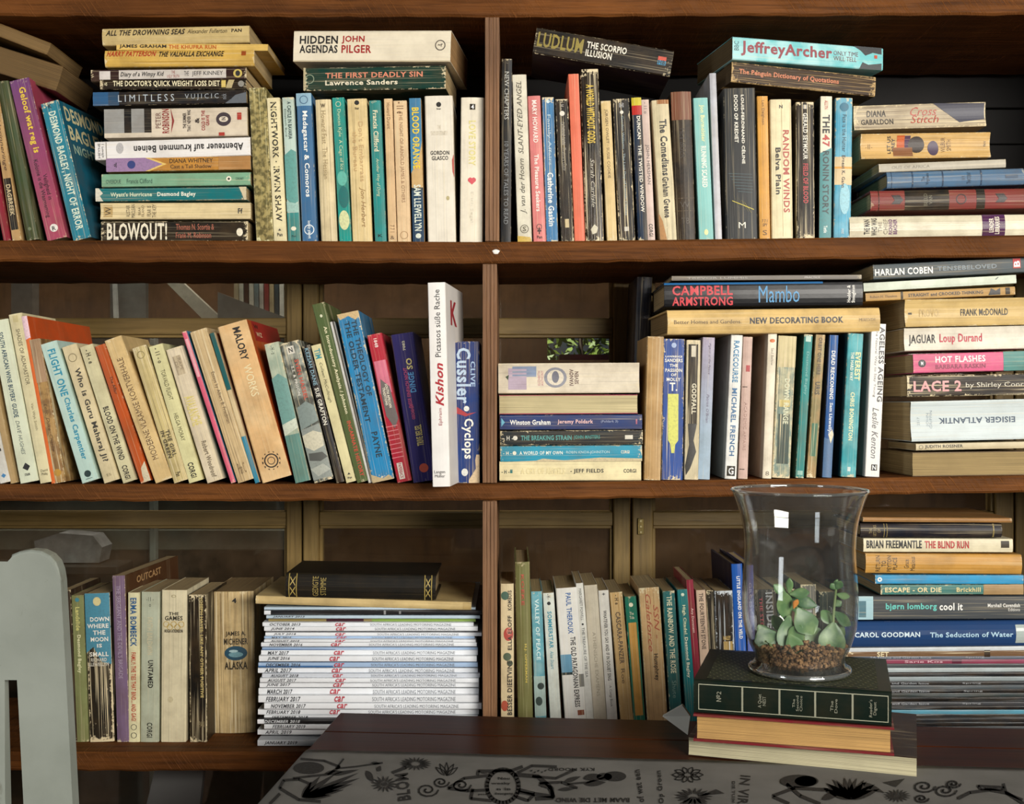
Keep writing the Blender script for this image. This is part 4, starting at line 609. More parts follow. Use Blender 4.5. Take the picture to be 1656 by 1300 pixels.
H('bright pink paperback with white capitals and teal right end', (918, 582), (1500, 566), 96, '#d55f86', [T('HOT FLASHES', .19, .62, .18, .34, '#ecdcd8', 'b'), T('BARBARA RASKIN', .19, .62, -.2, .24, '#8a2f4c', 'b'), Rr(.775, 1, -.5, .5, '#4f8a84'), E(.075, .0, .2, .2, '#1d1a1a'), T('M', .065, .085, 0, .2, '#ddd', 'b')], wear=.25, group=G7)
H('white paperback with black and red condensed names in right-end stack', (875, 462), (1510, 448), 114, '#e0d9c8', [T('JAGUAR', .035, .25, -.04, .5, '#1f1c18', 'b'), T('Loup Durand', .28, .615, -.02, .48, '#b5283a', 'b')], wear=.2, bul=-.002, group=G7)
H('buff paperback with dark stencil name near its right end', (880, 330), (1490, 318), 136, '#cdb074', [T('FRANK McDONALD', .46, .85, -.0, .26, '#2f2717', 'b'), Rr(.03, .06, -.05, .03, '#2f2717'), T('PROVO', .12, .28, 0, .28, '#b89b60', 'b')], wear=.35, crease=.3, bul=-.004, group=G7)
H('ochre slim paperback with black chess-like figures, tilted on the stack', (680, 250), (1428, 216), 42, '#b58d4c', [T('STRAIGHT and CROOKED THINKING', .285, .785, 0, .4, '#2b2113', 'b'), Rr(.235, .25, -.5, .5, '#2b2113'), T('Robert H. Thouless', .03, .21, 0, .3, '#6a4e22'), Pg([(.82, -.4), (.84, .4), (.87, .1), (.90, .4), (.90, -.4)], '#1d1710'), Rr(.935, .965, -.4, .4, '#1d1710')], dep=.12, wear=.25, group=G7)
H('pale mint blank-spined booklet tilted under the topmost book', (670, 200), (1434, 158), 44, '#cdd6c4', [Pg([(.86, .1), (.88, .35), (.885, .3), (.868, .05)], '#5a6458')], dep=.12, wear=.1, group=G7)
H('dark slate paperback with white condensed name, topmost and tilted', (718, 124), (1490, 87), 75, '#3a474c', [T('HARLAN COBEN', .01, .385, -.04, .46, '#e6e6e0', 'b'), T('TENSEBELOVED', .415, .80, .02, .3, '#6d7a80', 'b'), Rr(.905, .955, -.2, .46, '#b02a34'), T('B', .91, .95, .1, .4, '#eee', 'xb')], dep=.12, wear=.2, group=G7)
# =================================================================== BOTTOM SHELF, LEFT
YL = .03
region(0, 780, 2.5, 'books on the left half of the bottom shelf', 'low', YL)
V('dark slim book half hidden by the grey chair back', (262, 440), (296, 1052), 44, '#2b201a', [Rr(.0, .5, -.5, -.2, '#b08a70')])
V('olive slim paperback with pale yellow lettering next to the chair', (312, 460), (334, 1052), 48, '#7f8557', [T('Landslide', .08, .24, 0, .36, '#cfc87a', 'b'), T('Desmond Bagley', .27, .53, 0, .38, '#e0dcae', 'b'), E(.03, 0, .18, .18, '#3f7f8c')], wear=.25)
V('battered blue-and-black paperback with stacked white capitals', (392, 460), (412, 1060), 100, '#1d1d1a', [Pg([(0, -.5), (0, .5), (.48, .5), (.46, .1), (.36, -.2), (.40, -.5)], '#4a8aa0'), E(.055, 0, .18, .16, '#d6c890'), T('DOWN', .16, .19, .08, .76, '#eeeade', 'xb'), T('WHERE', .205, .235, .0, .86, '#eeeade', 'xb'), T('THE', .25, .28, .05, .5, '#eeeade', 'xb'), T('MOON', .295, .325, .05, .7, '#eeeade', 'xb'), T('IS', .34, .365, .05, .2, '#eeeade', 'xb'), T('SMALL', .395, .425, .02, .76, '#eeeade', 'xb'), T('RICHARD\nLLEWELLYN', .435, .49, .0, .8, '#d6d0c0', 'xb')], wear=.8, crease=.9)
V('mauve paperback with brown lettered side cover rising above', (478, 385), (498, 1057), 52, '#7a6480', [T('THE SERGEANT AND THE DEVIL\'S BRIGADE', .06, .62, 0, .34, '#b0a0b4'), ('c', 'OUTCAST', .03, .075, .2, .65, '#b08a5c')], side='#4a2f1c', dep=.19, wear=.4, tw=4)
V('cream paperback with blue and red capitals and tick-box badge', (540, 438), (542, 1042), 46, '#e0dab0', [T('ERMA BOMBECK', .035, .36, 0, .56, '#25598a', 'b'), T('FAMILY: THE TIES THAT BIND... AND GAG!', .40, .86, 0, .42, '#b5452f', 'b'), O(.90, 0, .26, '#333'), O(.955, 0, .26, '#333')], wear=.2)
V('grey-green paperback with one black word and small publisher name', (608, 435), (604, 1042), 74, '#b4baa4', [T('-11 -\no', .035, .10, 0, .4, '#3a3d32', 'x'), T('UNTAMED', .455, .64, .05, .28, '#23231d', 'b'), T('CORGI', .87, .97, .02, .3, '#2f3028', 'b'), T('FAITH BALDWIN', .17, .42, 0, .3, '#c4bc9c', 'b')], wear=.2)
V('cream paperback with five tiny golden rings on its spine', (704, 430), (700, 1044), 102, '#d9cfae', [T('THE', .145, .165, 0, .4, '#2b2619', 'xb'), T('GAMES', .17, .20, 0, .7, '#2b2619', 'xb')] + [O(.225+.018*(i % 2), -.3+.15*i, .12, '#b99a44') for i in range(5)] + [T('HUGH ATKINSON', .258, .28, 0, .72, '#2b2619', 'xb'), T('o', .03, .05, 0, .2, '#a89c78', 'x'), E(.72, -.1, .12, .1, '#c9bd98')], wear=.25, crease=.4)
V('black paperback with gold lettering beside the thick tan one', (797, 445), (802, 1040), 70, '#171410', [T('JOSEPH HAYES: LIKE ANY OTHER FUGITIVE', .02, .70, .22, .22, '#c9b470', 'b'), T('PAN', .86, .90, .2, .3, '#8a7c5a', 'x')], wear=.6, crease=.6)
V('very thick tan creased paperback with blue oval picture', (935, 415), (942, 985), 182, '#d0b684', [T('JAMES A.', .28, .32, .1, .44, '#2f2617', 'xb'), T('MICHENER', .33, .375, .1, .52, '#2f2617', 'xb'), E(.435, .1, .16, .25, '#1f4a5f'), E(.445, .1, .06, .16, '#6f9aa4'), E(.42, .05, .03, .1, '#a8c4c8'), T('ALASKA', .495, .55, .1, .50, '#2f2617', 'xb'), T('4', .045, .08, .08, .1, '#222', 'xb')], Y=.072, dep=.125, crease=1.3, wear=.3, bul=.004, grime=.5, pages='#a88a58')
# ------------------------------------------------- magazines
KM = 1300/440
region(380, 780, KM, 'motoring magazines stacked on the bottom shelf', 'low', .012)
mags = [  # left x, right x, y, height, date, tint, style
 (92, 1165, 1222, 29, 'JANUARY 2019', 0), (100, 1165, 1193, 26, 'APRIL 2019', 0), (140, 1165, 1166, 25, 'FEBRUARY 2019', 0), (92, 1165, 1142, 22, 'DECEMBER 2018', 1), (140, 1160, 1121, 19, 'SEPTEMBER 2018', 0),
 (110, 1165, 1097, 27, 'FEBRUARY 2018', 0), (140, 1186, 1068, 29, 'NOVEMBER 2017', 0), (112, 1165, 1035, 35, 'FEBRUARY 2017', 0), (113, 1165, 999, 33, 'MARCH 2017', 0), (118, 1165, 968, 24, 'JUNE 2017', 0),
 (120, 1165, 945, 22, 'AUGUST 2017', 0), (130, 1170, 923, 20, 'AUGUST 2018', 2), (110, 1160, 898, 27, 'APRIL 2017', 0), (112, 1160, 872, 24, 'DECEMBER 2016', 3), (115, 1155, 842, 28, 'JUNE 2016', 0),
 (125, 1160, 814, 25, 'MAY 2017', 0), (130, 1160, 793, 15, '', 3), (125, 1155, 775, 20, 'NOVEMBER 2016', 0), (140, 1150, 757, 14, 'AUGUST 2015', 0), (140, 1145, 742, 16, 'MAY 2015', 3),
 (145, 1190, 725, 18, 'JULY 2014', 0), (140, 1160, 700, 22, 'JUNE 2014', 0), (132, 1140, 678, 20, 'OCTOBER 2013', 0), (160, 1150, 659, 16, '', 4), (150, 1170, 642, 17, 'JANUARY 2013', 5), (140, 1186, 622, 20, '', 1), (140, 1150, 603, 15, '', 5)]
tint = {0: '#e3e6ea', 1: '#1a1b1f', 2: '#c9ced6', 3: '#9fb8d6', 4: '#8a7a4c', 5: '#b9cbd8'}
prev_top = None
nm5 = {3: 'black-spined magazine low in the pile, with white and small red print', 16: 'blank pale blue magazine in the middle of the white pile', 23: 'olive and green-spined magazine near the top of the pile', 25: 'black glossy magazine near the top of the white pile', 26: 'blank grey-blue thin magazine topmost of the white pile', 24: 'grey-blue magazine dated JANUARY 2013 just under the black one'}
for i, (x0, x1, y, h, dt, st) in enumerate(mags):
    x0 = max(x0, 108); x1 = min(x1, 1178); c = '#33363c'; dec = []
    if dt: dec.append(T(dt, .03+.004*(i % 3), (.03+.0125*len(dt)), -.0, .70, c if st != 1 else '#cfd2d6', 'bi'))
    if st in (0, 2, 3) and dt:
        xx = .335+.012*math.sin(i*2.1); dec += [T('car', xx, xx+.048, .0, .8, '#b83a48', 'bi'), T("SOUTH AFRICA'S LEADING MOTORING MAGAZINE", .51+.01*math.sin(i), .895, .0, .6, '#767b82')]
    if st == 3: dec.insert(0, Rr(0, .34, -.5, -.15, '#3f6a9c'))
    if st == 4: dec += [Rr(.28, .46, -.5, .5, '#3a1620'), Rr(.50, 1, -.5, .5, '#7f9a4a')]
    if st == 1: dec += [Rr(.0, .03, -.5, .5, '#e3e6ea'), Rr(.55, .56, -.5, .5, '#888'), Rr(.62, .63, -.4, .4, '#777')]
    below = next((m[4] for m in mags[i-1::-1] if m[4]), '') if i else ''
    lab = nm5.get(i, ('white' if st != 2 else 'greyish')+f' motoring magazine dated {dt}, '+(f'lying above the {below} issue' if below else 'lowest of the white pile'))
    o = H(lab, (x0, y), (x1, y-(1 if i % 2 else -1)), h-1.0, tint[st], dec, name='magazine', cat='magazine', dep=.205, wear=.15, grime=.1, crease=.1, bul=.0004, pages='#c9c9c4', snap=(i == 0), paper='#f0f0f0', Y=.012+.006*math.sin(i*1.7))
H('cream thin hardcover between the black leather book and magazines', (100, 560), (1130, 592), 40, '#cdb47e', [Rr(.96, 1, -.4, .4, '#b89e68')], dep=.16, hard=True, wear=.3, bul=.002, group='books on the left half of the bottom shelf')
H('old black leather book with gilt bands lying atop the magazines', (245, 492), (960, 503), 118, '#1a1916', [Rr(.02, .025, -.5, .5, '#b09a54'), Rr(.07, .075, -.5, .5, '#b09a54'), T('XX', .03, .065, 0, .8, '#b09a54', 'x'), Rr(.925, .93, -.5, .5, '#b09a54'), Rr(.97, .975, -.5, .5, '#b09a54'), T('XX', .935, .965, 0, .8, '#b09a54', 'x'), T('GEDIGTE\nSTEMME', .18, .27, 0, .8, '#a08c4c', 'x')], hard=True, dep=.115, bul=.005, wear=.1, grime=.1, crease=.1, paper='#6a5a3c', group='books on the left half of the bottom shelf')
# =================================================================== BOTTOM SHELF, RIGHT
region(780, 780, KM, 'upright books on the right half of the bottom shelf', 'low', YL)
def VX(label, A, B, w, col, decor=(), **k):     # lower ends stand hidden behind the table: run the axis on down to the board
    u = (1238-A[1])/(B[1]-A[1]); q = (B[1]-A[1])/(1238-A[1])
    sc = lambda s: s*q
    dd = []
    for d in decor:
        d = list(d)
        if d[0] == 't': d[2] *= q; d[3] *= q
        elif d[0] == 'r': d[1] *= q; d[2] *= q
        elif d[0] in 'eo': d[1] *= q
        elif d[0] == 'p': d[1] = [(s*q, v) for s, v in d[1]]
        dd.append(tuple(d))
    return V(label, A, (A[0]+(B[0]-A[0])*u, 1238), w, col, dd, **k)
VX('cream floral cookery paperback right of the divider, with red blooms', (118, 482), (120, 1115), 64, '#dccba4', [E(.09, -.15, .32, .3, '#4a6a5a'), E(.38, .1, .5, .36, '#b5483c'), E(.36, .15, .25, .2, '#d98a78'), E(.55, 0, .3, .3, '#4f5e48'), E(.60, .2, .22, .22, '#4a5a3c'), E(.92, -.2, .4, .26, '#b5543c'), T('BESSER DIEETVINE', .58, .99, .18, .36, '#2b241c', 'bf'), T('ELLA ELOFF', .24, .50, .2, .3, '#2b241c', 'bf'), T('KOMBUIS', .05, .2, .2, .3, '#4a4030', 'bf')], wear=.3)
VX('tall olive book with broken dark head and red and yellow print', (190, 378), (206, 1115), 72, '#7a7a4c', [T('KOEKE', .08, .28, 0, .2, '#b8503a', 'b'), T('H.J. OPPERMAN', .53, .78, .1, .18, '#c9b24c', 'b')], wear=.3, dep=.15, hard=True)
VX('aqua picture paperback with dark sprigs at its foot', (258, 520), (279, 1115), 54, '#5fa6b4', [T('VALLEY OF PEACE', .06, .55, .0, .36, '#cfe4e0', 'b'), Rr(.68, 1, -.5, .5, '#a8bfb8'), E(.76, .1, .3, .3, '#23322c'), E(.88, -.1, .4, .3, '#2f3f38')], c2='#a4d0d4', blotch=.5, bs=40, wear=.4)
VX('white paperback with turquoise capitals and black flower mark', (315, 528), (350, 1115), 54, '#d6dcd2', [T('- H -', .01, .05, .0, .3, '#222', 'b'), E(.085, 0, .16, .16, '#222'), T('SOMMERSTAR', .15, .45, 0, .38, '#2f8fa4', 'b'), T('Alex Stuart', .47, .62, 0, .32, '#4a8fa0', 'i')], wear=.3)
VX('wide white travel paperback with blue name and train picture', (402, 506), (446, 1115), 104, '#e4e2da', [T('PAUL THEROUX', .04, .36, .05, .24, '#2f5f9c', 'b'), T('THE OLD PATAGONIAN EXPRESS', .385, .935, .12, .24, '#2b2622', 'b'), Rr(.52, .68, -.5, -.0, '#6a9ab4'), Rr(.66, .68, -.5, .0, '#2b3a3c'), Rr(.68, .78, .28, .5, '#7a7a74'), Rr(.96, 1, .1, .4, '#8a4a34')], wear=.15, grime=.15)
VX('narrow white paperback with fine grey capitals, one dot', (464, 482), (514, 1115), 36, '#e0dfd6', [T('MARGARET POWELL', .04, .28, 0, .36, '#4a4a46'), E(.31, 0, .14, .14, '#222'), T('THE TREASURE OF THE SEA', .335, .71, 0, .36, '#4a4a46')], wear=.15)
VX('pale putty paperback with faint capitals, right of the dotted one', (517, 492), (562, 1115), 64, '#c9bfaa', [T('ATHENISCHE EXAMENS', .36, .85, .0, .24, '#9a907c')], wear=.2)
VX('white paperback with dense black single-line title', (578, 517), (620, 1115), 50, '#dedad0', [T('+', .02, .04, 0, .3, '#444', 'b'), T('WHATEVER YOU SAY AND IF IN DOUBT SING', .16, .72, 0, .34, '#4a4640', 'b'), T('A Corgi Book', .76, .93, 0, .3, '#5a564c')], wear=.15)
VX('tan paperback with brown capitals right of three white spines', (638, 527), (690, 1115), 62, '#c4a06a', [T('- H e', .02, .10, 0, .3, '#5a4220', 'b'), T('CASCARA-PANZER', .16, .58, 0, .38, '#5a4630', 'b'), T('Roe', .62, .74, 0, .3, '#6a5436')], wear=.5, crease=.4)
VX('green paperback with long amber panel down its spine', (707, 547), (750, 1115), 56, '#17725c', [Rr(.22, 1, -.34, .34, '#cf9a4c'), E(.07, 0, .18, .18, '#e6dfc0'), T('The\nTide', .13, .19, 0, .4, '#e6dfc0', 'x')], wear=.3)
VX('wide peach-tan paperback with rust-red calligraphic letters', (795, 506), (836, 1115), 98, '#d0aa78', [T('SSN -\nGaleforce', .05, .50, .1, .6, '#b5583c', 'i'), T('Humphrey', .52, .73, .1, .26, '#3a2a1c', 'b')], wear=.6, crease=.6)
VX('dark teal paperback with cream serif title next to the wide peach one', (890, 521), (926, 1115), 58, '#1f6a6c', [T('THE RAINBOW AND THE ROSE', .04, .66, .0, .44, '#dcd8b4', 'b'), T('Shute', .72, .86, 0, .34, '#7f9a8c')], c2='#3b5a50', grad=.6, wear=.4)
VX('plain teal paperback with cream two-part lettering', (955, 514), (992, 1010), 50, '#177a7e', [E(.05, 0, .16, .16, '#d6dfc8'), T('High Citadel', .15, .43, 0, .36, '#dfe0b8', 'b'), T('Desmond Bagley', .46, .85, 0, .36, '#e6e6cc', 'b')], wear=.2)
VX('maroon slim book rising above its teal neighbour', (990, 467), (1026, 920), 34, '#8a2438', [T('Ary Duvenant', .30, .56, 0, .4, '#e0b8b0', 'b')], wear=.1, dep=.12)
VX('pinkish cream paperback with dark condensed title before the black ones', (1043, 517), (1064, 870), 46, '#d0b49c', [T('THE FOURTEENTH STONE', .04, .80, 0, .44, '#4a382c', 'b')], wear=.3)
VX('slim black paperback left of the silver-cracked black one', (1086, 518), (1100, 810), 34, '#16130f', [], wear=.6, crease=.5)
VX('black paperback with wavy silver cracks and gold foot', (1152, 521), (1162, 808), 88, '#121314', [Rr(.03, .05, -.1, .1, '#999'), Rr(.84, 1, -.1, .4, '#b09458'), T('HAILEY', .75, .82, .1, .4, '#c9a860', 'xb')], wear=.7, crease=1.0, paper='#c6ccd0')
VX('royal blue tall book with white capitals left of the glass vase', (1215, 392), (1236, 812), 54, '#1f55a4', [T('LITTLE ENGLAND ON THE VELD', .14, .85, .05, .3, '#e6e6e0', 'b')], hard=True, dep=.15, side='#141a34', wear=.05, grime=.05, bul=.0015)
region(1180, 780, 1238/476, 'upright books on the right half of the bottom shelf', 'low', YL)
def VY(label, A, B, w, col, decor=(), **k):
    return V(label, A, (A[0]+(B[0]-A[0])*(1088-A[1])/(B[1]-A[1]), 1088), w, col, decor, **k)
VY('lavender and blue slim book seen through the vase edge', (84, 348), (92, 715), 32, '#5a5aa0', [T('GROOT PLAN', .1, .4, 0, .4, '#b0b0d0')], dep=.13, c2='#3f6aa8', grad=1)
VY('black book with grey outlined capitals behind the vase', (150, 452), (165, 720), 88, '#1b1a1c', [T('INSIDE SA', .02, .38, .15, .34, '#8a8a8a', 'b'), T('THE STORY', .05, .32, -.25, .14, '#b04048')], dep=.13)
VY('brown worn paperback deep behind the vase', (240, 470), (250, 720), 70, '#4a3426', [], Y=.05, wear=.6)
VY('grey paperback behind the vase stems', (330, 440), (335, 720), 66, '#6a665e', [T('CITY', .1, .3, 0, .4, '#aaa', 'b')], Y=.04, wear=.6, crease=.6)
VY('dark green paperback behind the right side of the vase', (410, 480), (412, 720), 70, '#2a332a', [], Y=.05, wear=.4)
# ------------------------------------------------- stack at the lower right
GR = 'books stacked at the right end of the bottom shelf'
region(1180, 780, 1238/476, GR, 'low', -.004)
lows = []; yy = 1096.0; cols_ = ['#141518', '#2b2e33', '#0e0f10', '#3f464b', '#111316', '#1d2024', '#0b0c0d', '#4f8ea4', '#101114', '#3a3d42', '#0b0c0d', '#2f3a3c', '#14171a', '#4a5257', '#1c2024', '#8d9a9e', '#16181b', '#a9b4b6', '#3a4248', '#8a3a54', '#596270']
descr = ['charcoal', 'dim grey', 'black', 'pale grey', 'soot black', 'lead grey', 'jet black', 'sky-blue edged', 'ink black', 'mid grey', 'pitch black', 'grey-green', 'smoky black', 'silver grey', 'graphite', 'pale ice', 'dark slate', 'near-white', 'steel grey', 'raspberry', 'blue-grey']
for i in range(21):
    h = 17.2 if i not in (7, 15, 17, 19) else 19.0
    yc = yy-h/2; yy -= h
    dec = []
    if i in (9, 12, 14, 20): dec = [T('SA Home and Garden Issue', .1, .42, 0, .5, '#a9adb2'), T('Spring', .6, .7, 0, .5, '#9a9ea2')]
    if i == 19: dec = [T('Sarie Kos', .3, .5, 0, .5, '#e0c0c8'), Rr(.55, .6, -.5, .5, '#5a2038')]
    H(f'{descr[i]} glossy magazine, {("lowest" if i == 0 else "number "+str(i+1)+" from the bottom")} in the right-hand pile', (500+12*math.sin(i*2.3), yc), (1300+14*math.sin(i*1.3), yc-2+1.5*math.sin(i)), h-.8, cols_[i], dec, name='magazine', cat='magazine', dep=.2, wear=.12, grime=.3, crease=.35, paper='#8f9598', bul=.0003, pages='#4a4c50', snap=(i == 0), rough=.3, group='magazines piled at the right end of the bottom shelf')
H('frayed brown paperback with pale capitals above the right-hand magazines', (480, 724), (1300, 718), 30, '#6a4c30', [T('SET', .17, .23, 0, .7, '#d9c9a0', 'b'), Rr(.72, .75, -.5, .5, '#2b1d12')], wear=.8, crease=.6)
H('white slim magazine just below the glossy blue hardcover', (470, 706), (1300, 697), 18, '#c6ccce', [], name='magazine', cat='magazine', dep=.2, wear=.1)
H('glossy navy hardcover with pale blue lettering, right of the vase', (470, 640), (1300, 634), 108, '#23406c', [T('CAROL GOODMAN', .06, .39, .02, .2, '#c9dce6', 'b'), T('The Seduction of Water', .44, .86, .0, .2, '#a9cbe0', 'b'), Rr(.875, 1, -.35, .36, '#a9b4b0')], hard=True, dep=.15, rough=.15, wear=.05, crease=0, grime=.05, bul=.006)
H('grey paperback with teal and white lowercase title, right of the vase', (528, 528), (1280, 526), 98, '#43474a', [Rr(0, .10, -.5, .5, '#9fc0c8'), Rr(.02, .06, -.4, .3, '#4f7480'), T('bjørn lomborg', .17, .455, .03, .34, '#5cbfb4', 'b'), T('cool it', .47, .60, .05, .32, '#eceae4', 'b'), T('Marshall Cavendish', .74, .92, .1, .16, '#e0ded6', 'b'), T('Editions', .855, .92, -.08, .14, '#e0ded6')], dep=.14, wear=.1, grime=.1)
H('sea-green worn paperback with outlined cream capitals, low-right stack', (635, 452), (1235, 450), 42, '#3f7a74', [T('ESCAPE - OR DIE', .03, .425, 0, .5, '#e0cf9c', 'b'), T('Brickhill', .53, .70, 0, .46, '#cfc088', 'b'), Rr(.72, 1, -.5, .5, '#a88a60')], wear=.6)
H('turquoise slim book with a white asterisk mark, low-right stack', (612, 408), (1236, 409), 38, '#2f94c4', [E(.03, 0, .26, .26, '#e6e6e0'), E(.03, 0, .1, .1, '#2f94c4')], wear=.4)
H('mustard tan cloth hardcover with upright dark lettering, low-right stack', (570, 340), (1226, 345), 84, '#c08f44', [T('RETURN\nTO\nPEYTON\nPLACE', .065, .20, 0, .8, '#2b2012', 'x'), T('Grace\nMetalious', .245, .315, 0, .7, '#3a2c18', 'x')], wear=.2, hard=True)
H('white paperback with black and red condensed capitals, low-right stack', (562, 264), (1190, 266), 58, '#ddd3b4', [T('BRIAN FREEMANTLE', .02, .39, .08, .58, '#1d1914', 'b'), T('THE BLIND RUN', .41, .705, .06, .54, '#b52a2a', 'b'), Rr(.92, .975, -.15, .35, '#3a342a')], wear=.3)
H('midnight navy hardcover with gilt hairlines, low-right stack', (548, 202), (1142, 202), 58, '#181b25', [Rr(.165, .17, -.5, .5, '#8a7a4c'), Rr(.185, .19, -.5, .5, '#8a7a4c'), Rr(.935, .945, -.5, .5, '#8a7a4c'), T('THE\nLETTERS\nOF', .06, .14, 0, .8, '#9a8a5c', 'x')], hard=True, bul=.003, wear=.1, dep=.12)
H('thin wooden-brown booklet on the very top of the low-right stack', (560, 156), (1186, 160), 20, '#9c7244', [], dep=.14, wear=.2)
# =================================================================== TABLE
ZT = .75; TREL = ZC-ZT
YAW = math.radians(-5.0)
dB = TREL*F/502.0; t0 = Vector(((550-828)/F*dB, dB-D, 0))
MT = Matrix.Translation(t0) @ Matrix.Rotation(YAW, 4, 'Z'); MTi = MT.inverted()
def tp(px, py, z=ZT):      # pixel -> table-local point on the horizontal plane z
    d_ = (ZC-z)*F/(py-650.0); return MTi @ Vector(((px-828)/F*d_, d_-D, z))
M_tab = wood_mat('dark_mahogany_table', '#33170a', '#43200e', '#170904', 0, .32, bump=.02, streak=45, spec=.03)
tab = empty('table', MT, 'dark reddish wooden table in front of the bookcase, half covered by cloth', 'table')
yp = [0, -.078, -.16, -.245, -.33, -.415, -.50, -.585, -.66]
for i in range(8): box('plank', (0, yp[i+1]+.0006, ZT-.026), (1.42, yp[i]-.0006, ZT), M_tab, tab, .0012)
box('apron', (.05, -.05, ZT-.12), (1.37, -.03, ZT-.0265), M_tab, tab); box('apron', (.05, -.63, ZT-.12), (1.37, -.61, ZT-.0265), M_tab, tab)
box('apron', (.05, -.608, ZT-.12), (.07, -.052, ZT-.0265), M_tab, tab); box('apron', (1.35, -.608, ZT-.12), (1.37, -.052, ZT-.0265), M_tab, tab)
for x in (.04, 1.33):
    for y in (-.075, -.635): box('leg', (x+.03, y+.03, 0.0005), (x+.085-.005, y+.08, ZT-.121), M_tab, tab, .004)
# cloth
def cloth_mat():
    m, t, p = newmat('dimmed_off_white_cotton'); tc = t.n('ShaderNodeTexCoord'); w = t.n('ShaderNodeTexWave'); w.inputs['Scale'].default_value = 900; w2 = t.n('ShaderNodeTexWave'); w2.bands_direction = 'Y'; w2.inputs['Scale'].default_value = 900
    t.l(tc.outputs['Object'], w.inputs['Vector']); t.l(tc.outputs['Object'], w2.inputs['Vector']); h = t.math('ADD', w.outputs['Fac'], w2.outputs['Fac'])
    t.l(t.mix(t.ramp(t.noise(tc.outputs['Object'], 14, 4), .3, .7), lin('#74726d'), lin('#63615c')), p.inputs['Base Color']); p.inputs['Roughness'].default_value = .9; t.l(t.bump(h, .3, .0004), p.inputs['Normal']); return m  # off-white cotton, darkened in its colour to stand for the dim light
CL = empty('tablecloth', MT @ Matrix.Translation((0, 0, ZT)), 'grey-white cotton cloth with black botanical print on the dark table', 'tablecloth')
cv = []; cf = []; xs = [-.0035-.02*i/6 if False else 0 for i in range(0)]
xr = [(-.006, -.20), (-.006, -.10), (-.005, -.012), (-.003, -.002), (.001, .0011)]+[(.02+1.38*i/40, .0012) for i in range(41)]
ys = [-.150-.0125*i for i in range(42)]
for j, y in enumerate(ys):
    for i, (x, z) in enumerate(xr):
        wob = .0004*math.sin(x*23+y*9) if z > 0 else .004*math.sin(y*30)*(z/-.2)
        cv.append((x-(abs(wob) if z < 0 else 0), y+.0012*math.sin(x*11)*(1 if j == 0 else 0), z+(abs(wob) if z > 0 else 0)))
nx = len(xr)
for j in range(len(ys)-1):
    for i in range(nx-1): cf.append((j*nx+i, j*nx+i+1, (j+1)*nx+i+1, (j+1)*nx+i))
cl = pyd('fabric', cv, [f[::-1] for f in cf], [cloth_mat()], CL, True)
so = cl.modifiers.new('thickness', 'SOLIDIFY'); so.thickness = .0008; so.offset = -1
INK = ink('#16130f', .8)
def cpt(q, k, lay=0):
    px, py = k[0]+q[0]/k[2], k[1]+q[1]/k[2]
    p_ = tp(px, max(py, 1190), ZT+.0018); return (p_.x, p_.y, .0020+.00008*lay)
def shape(name, polys, k, lay=0, mat=None):
    v = []; f = []
    for pl in polys:
        b_ = len(v); v += [cpt(q, k, lay) for q in pl]; f.append(tuple(range(b_, len(v))))
    me = bpy.data.meshes.new(name); me.from_pydata(v, [], f); me.update()
    bm = bmesh.new(); bm.from_mesh(me); bmesh.ops.triangulate(bm, faces=bm.faces)
    for fc in bm.faces:
        fc.normal_update()
        if fc.normal.z < 0: fc.normal_flip()
    bm.to_mesh(me); bm.free(); return meshobj(name, me, [mat or INK], CL)
def stroke(pts, w):
    out = []
    for i in range(len(pts)-1):
        a, b = Vector(pts[i]), Vector(pts[i+1]); d_ = (b-a); 
        if d_.length < 1e-6: continue
        n_ = Vector((-d_.y, d_.x)).normalized()*w*.85; e = d_.normalized()*w*.25
        out.append([tuple(a+n_-e), tuple(b+n_+e), tuple(b-n_+e), tuple(a-n_-e)])
    return out
def ell(cx, cy, rx, ry, n=20, a0=0, rot=0):
    c_, s_ = math.cos(rot), math.sin(rot)
    return [(cx+rx*math.cos(a)*c_-ry*math.sin(a)*s_, cy+rx*math.cos(a)*s_+ry*math.sin(a)*c_) for a in [a0+2*math.pi*i/n for i in range(n)]]
def leafp(x0, y0, x1, y1, w):
    a, b = Vector((x0, y0)), Vector((x1, y1)); d_ = b-a; n_ = Vector((-d_.y, d_.x)).normalized()*w
    up = [a+d_*t+n_*math.sin(math.pi*t**.8) for t in [i/7 for i in range(8)]]; dn = [a+d_*t-n_*math.sin(math.pi*t**.8) for t in [i/7 for i in range(7, 0, -1)]]
    return [tuple(p) for p in up+dn[1:]]
def daisy(cx, cy, r, sq, n, w): return [leafp(cx+.25*r*math.cos(a), cy+.25*r*sq*math.sin(a), cx+r*math.cos(a), cy+r*sq*math.sin(a), w) for a in [2*math.pi*i/n for i in range(n)]]
def cword(s, cx, cy, wpx, hpx, k, rot=0):
    v2, f2 = text_mesh(s, True); c_, s_ = math.cos(rot), math.sin(rot)
    v = [cpt((cx+(p*wpx)*c_+(q*hpx)*s_, cy+(p*wpx)*s_-(q*hpx)*c_), k) for p, q in v2]
    return pyd('printed_word', v, f2, [INK], CL)
k5 = (380, 1130, 1656/520); k6 = (880, 1130, 1656/520); k7 = (1300, 1020, 1653/356)
shape('printed_leaf', [ell(380, 357, 80, 32)], k5)
shape('printed_stem', stroke([(340, 310), (460, 320), (540, 350), (480, 390), (380, 400), (300, 410)], 7)+stroke([(560, 310), (520, 360), (620, 350), (760, 330)], 5)+stroke([(250, 420), (230, 460), (330, 520), (440, 530)], 9)+stroke([(230, 490), (180, 541)], 9)+stroke([(250, 420), (330, 415), (390, 440)], 8), k5)
